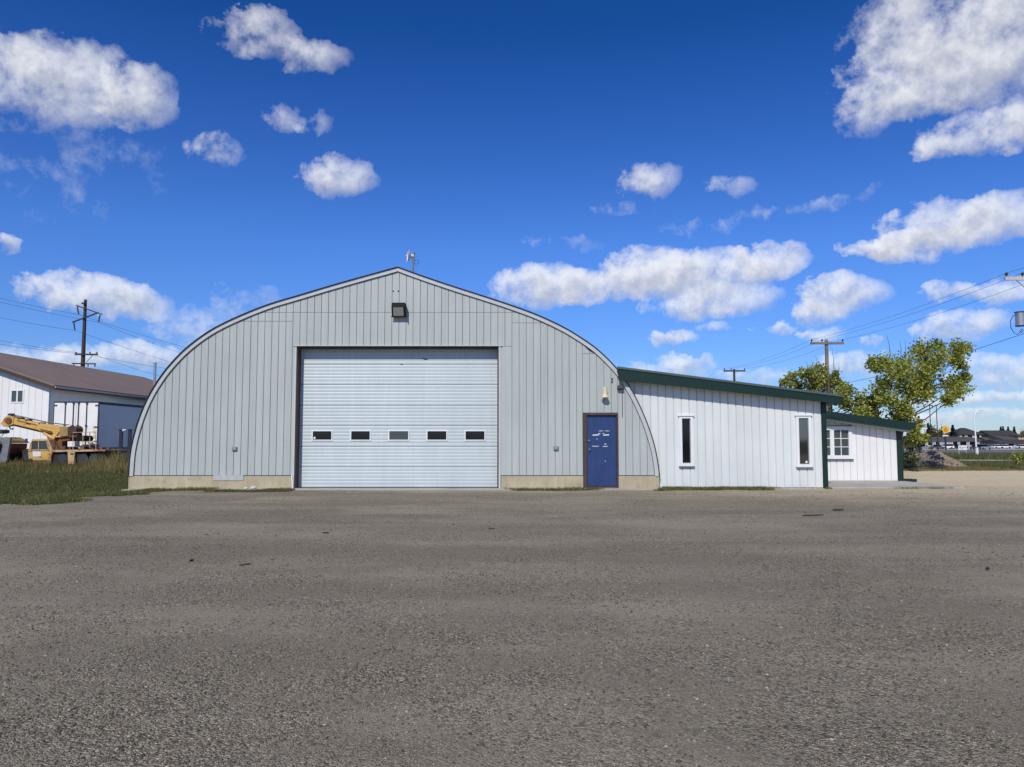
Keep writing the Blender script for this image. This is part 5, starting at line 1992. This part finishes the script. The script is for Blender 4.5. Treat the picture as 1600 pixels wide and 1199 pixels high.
x, y, r = x[ok], y[ok], r[ok]
zz = hgt(x, y) - .05 + np.minimum(.88 * np.clip(1 - r, 0, 1) ** .85, .86)
o = rocks('clods', x, y, zz, .03 + .07 * rng.uniform(0, 1, len(x)) ** 2, 'dirt')
o.parent = dm
o.location = tuple(-Vector(dm.location))
o['kind'] = 'stuff'

# ------------------------------------------------------------------ far side of the highway
def house(name, label, px0, px1, pyb, pye, pyr, Y, depth, wall, roof, hip=True, wins=(), group=None):
    x0, x1 = U(px0, 690, Y)[0], U(px1, 690, Y)[0]
    ze, zr = U(px0, pye, Y)[1], U(px0, pyr, Y)[1]
    g = hz((x0 + x1) / 2, Y)
    t = empty(name, ((x0 + x1) / 2, Y, g))
    tag(t, label, 'house' if 'house' in name else 'building', group)
    MB().box(x0, x1, Y, Y + depth, g - .4, ze).build('wall', wall, t)
    o_ = .6
    mb = MB()
    a, b, c, d = x0 - o_, x1 + o_, Y - o_, Y + depth + o_
    xm0, xm1 = (a + (b - a) * .40, a + (b - a) * .60) if hip else (a, b)
    ym = (c + d) / 2
    mb.add([(a, c, ze), (b, c, ze), (b, d, ze), (a, d, ze), (xm0, ym, zr), (xm1, ym, zr), (a, c, ze - .25), (b, c, ze - .25), (b, d, ze - .25), (a, d, ze - .25)],
           [(0, 1, 5, 4), (1, 2, 5), (2, 3, 4, 5), (3, 0, 4), (6, 7, 1, 0), (7, 8, 2, 1), (8, 9, 3, 2), (9, 6, 0, 3), (9, 8, 7, 6)])
    mb.build('roof', roof, t)
    for (wa, wb, wc, wd_) in wins:
        p, q = U(wa, wd_, Y), U(wb, wc, Y)
        f = MB().box(p[0] - .12, q[0] + .12, Y - .06, Y - .002, p[1] - .12, q[1] + .12).build('window', 'white_trim', t)
        MB().box(p[0], q[0], Y - .09, Y - .061, p[1], q[1]).build('pane', 'glass', f, local=False)
    return t


house('hip_roof_house', 'pale house with dark hip roof behind the white street lamp', 1500, 1534, 697, 678.5, 668.5, 330, 11, 'house_cream', 'roof_dark', True, ((1503, 1507, 680, 683), (1512, 1519, 680, 684), (1526, 1530, 680, 684)))
house('store', 'long low grey shop with dark flat-pitched roof behind the yellow sign', 1446, 1531, 698, 688, 682.5, 290, 14, 'store_wall', 'roof_brown', False, ((1450, 1457, 690, 696), (1462, 1468, 690, 696), (1489, 1496, 690, 696), (1500, 1510, 690, 696), (1515, 1526, 690.5, 696)))
house('long_roof_house', 'long house with dark roof right of the street lamp', 1548, 1592, 697, 681.5, 672.5, 340, 12, 'house_grey', 'roof_dark', False, ((1552, 1556, 683, 686), (1562, 1566, 683, 686)))
house('brown_house', 'brown low house below the long dark roof at the right', 1544, 1576, 698, 689, 683, 305, 10, 'house_cream', 'roof_brown', False, ((1549, 1562, 690.5, 693.5),))
t = house('gable_house', 'white gabled house between the brown low house and the golden one', 1568, 1588, 698, 686, 681.5, 300, 12, 'house_cream', 'roof_brown', False, ((1571, 1574, 687, 690), (1580, 1585, 687, 691)))
house('golden_house', 'small golden house at the right edge of the picture', 1591, 1604, 698, 681, 678.5, 310, 10, 'house_gold', 'roof_dark', True, ((1594.5, 1596.5, 682.5, 685),))
house('strip_store', 'low dark shop row at the right edge behind the parked cars', 1562, 1615, 698.5, 692.5, 687, 280, 10, 'store_wall', 'roof_dark', False, ((1566, 1572, 693.5, 697), (1576, 1584, 693.5, 697), (1588, 1597, 693.5, 697)))


def car(label, px, Y, rz, body, suv=False, L=4.6):
    X_ = U(px, 695, Y)[0]
    g = hz(X_, Y) + .012
    t = empty('parked_car', (X_, Y, g), rz)
    tag(t, label, 'car', 'cars across the highway')
    h = 1.72 if suv else 1.45
    h1 = .95 if suv else .85
    W = 1.82
    l = L / 2
    mb = MB()
    low = [(-l, .32), (l, .32), (l, .62), (l - .08, h1 - .12), (l * .55, h1), (-l * .82, h1), (-l, h1 - .08)]
    mb.prism(low, -W / 2, W / 2)
    mb.build('body', body, t, local=True, bevel=.06)
    cab = [(l * .52, h1 + .001), (-l * (.90 if suv else .72), h1 + .001), (-l * (.78 if suv else .42), h - .08), (l * .14, h - .08)]
    MB().prism(cab, -W / 2 + .12, W / 2 - .12).build('glasshouse', 'glass', t, local=True, bevel=.04)
    MB().prism([(l * .17, h - .079), (-l * (.80 if suv else .45), h - .079), (-l * (.74 if suv else .40), h), (l * .08, h)], -W / 2 + .10, W / 2 - .10).build('roof', body, t, local=True)
    for xx in (-l * .62, l * .62):
        for yy in (-W / 2 + .02, W / 2 - .02):
            MB().disc((xx, yy, .33), (0, 1, 0), .33, .22, 16).build('wheel', 'rubber', t, local=True)
    for yy in (-.62, .62):
        MB().box(l - .04, l + .02, yy - .18, yy + .18, .60, .74).build('headlight', 'lens', t, local=True)
    return t


car('white sport utility vehicle parked in front of the low grey shop', 1478, 262, 2.9, 'car_white', True, 4.7)
car('dark car partly behind the white sport utility vehicle', 1465, 258, .4, 'car_grey', False)
car('black car parked right of the white sport utility vehicle', 1499, 262, 0.05, 'car_black', False, 4.8)
car('dark pickup-like vehicle under the white street lamp', 1524, 240, 1.3, 'car_blue', True, 5.0)
car('silver car beside the dark vehicle under the street lamp', 1537, 244, .3, 'car_silver', True, 4.5)
car('small white car in front of the brown low house', 1559, 272, 0.1, 'car_white', False, 4.2)
car('white car between the brown low house and the gabled house', 1569, 272, 3.1, 'car_white', False, 4.2)
car('white car at the right edge of the picture', 1596, 268, 0.0, 'car_white', False, 4.3)
car('blue-white car behind the dark sign post left of the yellow sign', 1430, 250, 3.0, 'car_silver', False, 4.6)
car('pale car beside the foot of the dark sign post', 1443, 256, .1, 'car_silver', False, 4.6)

# street lamp
SY = 215.0
lb = U(1525, 690, SY)
g_ = hz(lb[0], SY)
sl = empty('street_lamp', (lb[0], SY, g_))
tag(sl, 'tall white street lamp with a curved arm', 'street lamp')
arm = [(1525, 693), (1524, 678), (1522.8, 662), (1522.3, 654), (1523, 648.5), (1525, 644.5), (1528, 641.6), (1531, 640.6)]
pts = [(lb[0], SY, g_)] + [(U(a, b, SY)[0], SY, U(a, b, SY)[1]) for a, b in arm[1:]]
MB().tube(pts, [.22, .19, .17, .16, .16, .15, .15, .14], 10).build('shaft', 'street_white', sl, smooth=True)
e_ = pts[-1]
MB().tube([(e_[0], SY, e_[2]), (e_[0] + .3, SY, e_[2] + .02), (e_[0] + .9, SY, e_[2] - .03)], [.09, .16, .10], 8).build('lamp_head', 'street_white', sl, smooth=True)

# petrol-station style pole sign with a yellow shell emblem
GY = 240.0
gx, gzb = U(1477, 682, GY)
g_ = hz(gx, GY)
gs = empty('pole_sign', (gx, GY, g_))
tag(gs, 'yellow shell emblem sign on a post above a white price board', 'sign')
MB().box(gx - .25, gx + .25, GY - .1, GY + .1, g_ - .2, U(1477, 681.5, GY)[1]).build('post', 'dark_metal', gs)
a, b = U(1472.3, 682, GY), U(1480.8, 680.0, GY)
MB().box(a[0], b[0], GY - .35, GY - .101, a[1], b[1]).build('price_board', 'sign_white', gs)
ca = U(1476.6, 671.5, GY)
RS = 1.12


def shell(r, flat):
    out = []
    nS = 7
    for i in range(nS * 4 + 1):
        th = math.pi * (1.12 - 1.24 * i / (nS * 4))
        rr = r * (1 + flat * abs(math.sin(math.pi * i / 4)))
        out.append((ca[0] + math.cos(th) * rr, ca[1] + math.sin(th) * rr + .1))
    out += [(ca[0] + r * .42, ca[1] - r * .98), (ca[0] - r * .42, ca[1] - r * .98)]
    return out


MB().box(U(1470.8, 670, GY)[0], U(1472.2, 670, GY)[0], GY - .30, GY + .1, U(0, 679.2, GY)[1], U(0, 666.8, GY)[1]).build('cabinet_side', 'dark_metal', gs)
MB().prism(shell(RS, .06), GY - .40, GY - .1).build('emblem_panel', 'sign_yellow', gs)
MB().prism([(ca[0] + (x - ca[0]) * .50, ca[1] - .1 + (z - ca[1]) * .58) for x, z in shell(RS, .06)], GY - .43, GY - .401).build('emblem_shell', 'sign_orange', gs)
mb = MB()
for k in (-2, -1, 0, 1, 2):
    th = math.pi / 2 + k * .36
    mb.bar((ca[0], GY - .45, ca[1] - RS * .55), (ca[0] + math.cos(th) * RS * .55, GY - .45, ca[1] - .1 + math.sin(th) * RS * .55), .03, .05)
mb.build('emblem_ribs', 'sign_yellow', gs)

# dark sign frame left of it
HY = 150.0
hx = U(1437, 690, HY)[0]
g_ = hz(hx, HY)
hs = empty('sign_frame', (hx, HY, g_))
tag(hs, 'dark post with a white-topped sign frame beside the poplar', 'sign')
MB().box(hx - .13, hx + .13, HY - .13, HY + .13, g_ - .2, U(1437, 650, HY)[1]).build('post', 'dark_metal', hs)
a, b = U(1434.5, 671.5, HY), U(1447.5, 668.0, HY)
MB().box(a[0], b[0], HY - .3, HY - .131, b[1] - .02, b[1] + .14).build('cabinet_top', 'dark_metal', hs)
MB().box(a[0], b[0], HY - .3, HY - .131, a[1] + .1, b[1] - .021).build('lit_panel', 'sign_white', hs)
p = U(1444.5, 671, HY)
MB().box(p[0] - .05, p[0] + .05, HY - .2, HY - .1, g_ - .1, p[1] + .1).build('post', 'arm_pale', hs)
for px_, pyt, lab in ((1452.5, 634, 'left of the two thin dark poles beside the larger poplar'), (1463, 634, 'right of the two thin dark poles beside the larger poplar')):
    X_, zt = U(px_, pyt, 170)
    g_ = hz(X_, 170)
    p = empty('thin_pole', (X_, 170, g_))
    tag(p, lab, 'pole', 'thin dark poles by the highway')
    MB().tube([(X_, 170, g_ - .2), (X_, 170, zt)], [.13, .08], 8).build('shaft', 'pole_dark', p, smooth=True)
    MB().box(X_ - .35, X_ + .35, 169.9, 170.1, zt + .001, zt + .14).build('head', 'dark_metal', p)

# white board in the meadow
VY = 112.0
a, b = U(1497.5, 703.5, VY), U(1510.5, 696, VY)
g_ = hz(a[0], VY)
vb = empty('notice_board', ((a[0] + b[0]) / 2, VY, g_))
tag(vb, 'white notice board standing in the dark meadow', 'sign')
MB().box(a[0], b[0], VY - .03, VY + .03, a[1], b[1]).build('board', 'sign_white', vb)
for xx in (a[0] + .1, b[0] - .1):
    MB().box(xx - .04, xx + .04, VY + .031, VY + .11, g_ - .1, b[1]).build('leg', 'arm_pale', vb)
for u0, u1, v0, v1 in ((.12, .30, .52, .72), (.38, .62, .40, .55), (.70, .88, .50, .62), (.15, .5, .2, .28)):
    W_, H_ = b[0] - a[0], b[1] - a[1]
    MB().box(a[0] + u0 * W_, a[0] + u1 * W_, VY - .038, VY - .031, a[1] + v0 * H_, a[1] + v1 * H_).build('print_block', 'sign_ink', vb)
X_, Z_ = U(1526.5, 703, 112)
sb = empty('utility_pedestal', (X_, 112, hz(X_, 112)))
tag(sb, 'small white utility pedestal in the meadow right of the notice board', 'pedestal')
MB().box(X_ - .16, X_ + .16, 111.9, 112.2, hz(X_, 112) - .1, U(1526, 699.3, 112)[1]).build('box', 'sign_white', sb, bevel=.02)
MB().box(X_ - .2, X_ + .2, 111.86, 112.24, U(1526, 699.3, 112)[1] + .001, U(1526, 698.6, 112)[1]).build('cap', 'steel_grey', sb)


def conifer(label, px, pyt, Y, w_, seed):
    rg = np.random.default_rng(seed)
    X_, zt = U(px, pyt, Y)
    g = hz(X_, Y)
    t = empty('spruce_tree', (X_, Y, g))
    tag(t, label, 'tree', 'spruces across the highway')
    MB().tube([(X_, Y, g), (X_, Y, zt - .5)], [.22, .05], 6).build('trunk', 'bark', t)
    n = 700
    f = rg.uniform(.08, 1, n) ** .8
    h = zt - g
    rad = w_ * (1 - f) * rg.uniform(.35, 1.05, n) + .05
    rad *= 1 + .25 * np.sin(f * 40)
    an = rg.uniform(0, 6.28, n)
    P = np.stack([rad * np.cos(an), rad * np.sin(an), f * h - .12 * rad], 1)
    V, Fq = leaf_quads(P, .38, rg)
    np_mesh('crown', V, Fq, 'leaf_spruce', t)
    return t


for i, (px_, pyt, Y_, w_, lab) in enumerate((
        (1488.5, 664.5, 310, 2.6, 'pointed dark spruce between the yellow sign and the hip roof house'), (1450, 662, 300, 2.0, 'left slim spruce behind the thin dark poles'), (1454, 664, 305, 2.0, 'right slim spruce behind the thin dark poles'),
        (1539.5, 674, 345, 2.2, 'short spruce right of the white street lamp'), (1563.5, 667, 390, 2.1, 'leftmost spruce above the long dark roof'), (1567, 666.5, 392, 2.0, 'second spruce from the left above the long dark roof'),
        (1575, 667, 390, 2.2, 'third spruce from the left above the long dark roof'), (1584.5, 667, 388, 2.2, 'rightmost spruce above the long dark roof'))):
    conifer(lab, px_, pyt, Y_, w_, 100 + i)


def bush(label, px, pyt, Y, wpx, seed, mat='leaf_dark'):
    rg = np.random.default_rng(seed)
    X_, zt = U(px, pyt, Y)
    g = hz(X_, Y)
    W_ = wpx / F * Y / 2
    h = zt - g
    t = empty('broadleaf_tree', (X_, Y, g))
    tag(t, label, 'tree', 'broadleaf trees across the highway')
    MB().tube([(X_, Y, g - .1), (X_, Y, g + h * .6)], [.25, .1], 7).build('trunk', 'bark', t)
    P = []
    for k in range(26):
        d = rg.normal(0, 1, 3); d /= np.linalg.norm(d)
        c = np.array([0, 0, h * .55]) + d * np.array([W_ * .8, W_ * .7, h * .4]) * rg.uniform(.3, 1)
        P.append(c + rg.normal(0, 1, (50, 3)) * np.array([W_, W_, h * .6]) * .16)
    P = np.concatenate(P)
    P[:, 2] = np.maximum(P[:, 2], .2)
    V, Fq = leaf_quads(P, .26, rg)
    np_mesh('crown', V, Fq, mat, t)


for i, (px_, pyt, Y_, wp, lab, mt) in enumerate((
        (1421, 676, 190, 26, 'leftmost round dark tree by the white addition', 'leaf_dark'), (1434, 672, 200, 24, 'round dark tree behind the dark sign post', 'leaf_dark'),
        (1459, 669, 300, 20, 'olive tree behind the right thin pole', 'weed_green'), (1468, 669, 302, 16, 'olive tree just left of the yellow sign', 'weed_green'),
        (1493, 677, 320, 14, 'low dark tree at the foot of the pointed spruce', 'leaf_dark'), (1544, 680, 330, 14, 'low dark tree between the street lamp and the long house', 'leaf_dark'),
        (1599, 668, 360, 22, 'reddish brown tree at the right edge of the picture', 'weed_blade'))):
    bush(lab, px_, pyt, Y_, wp, 200 + i, mt)
# a wooded horizon, far enough to read as one mass
n = 9000
x = rng.uniform(-900, 1400, n); y = rng.uniform(760, 900, n)
V, Fq = leaf_quads(np.stack([x, y, -1.7 + rng.uniform(0, 1, n) ** 1.4 * (5 + 2.5 * vnoise(x, y, .02, 91))], 1), 2.6, rng)
tag(np_mesh('distant_woods', V, Fq, 'leaf_dark'), 'low dark line of woods along the horizon', 'woods', kind='stuff')
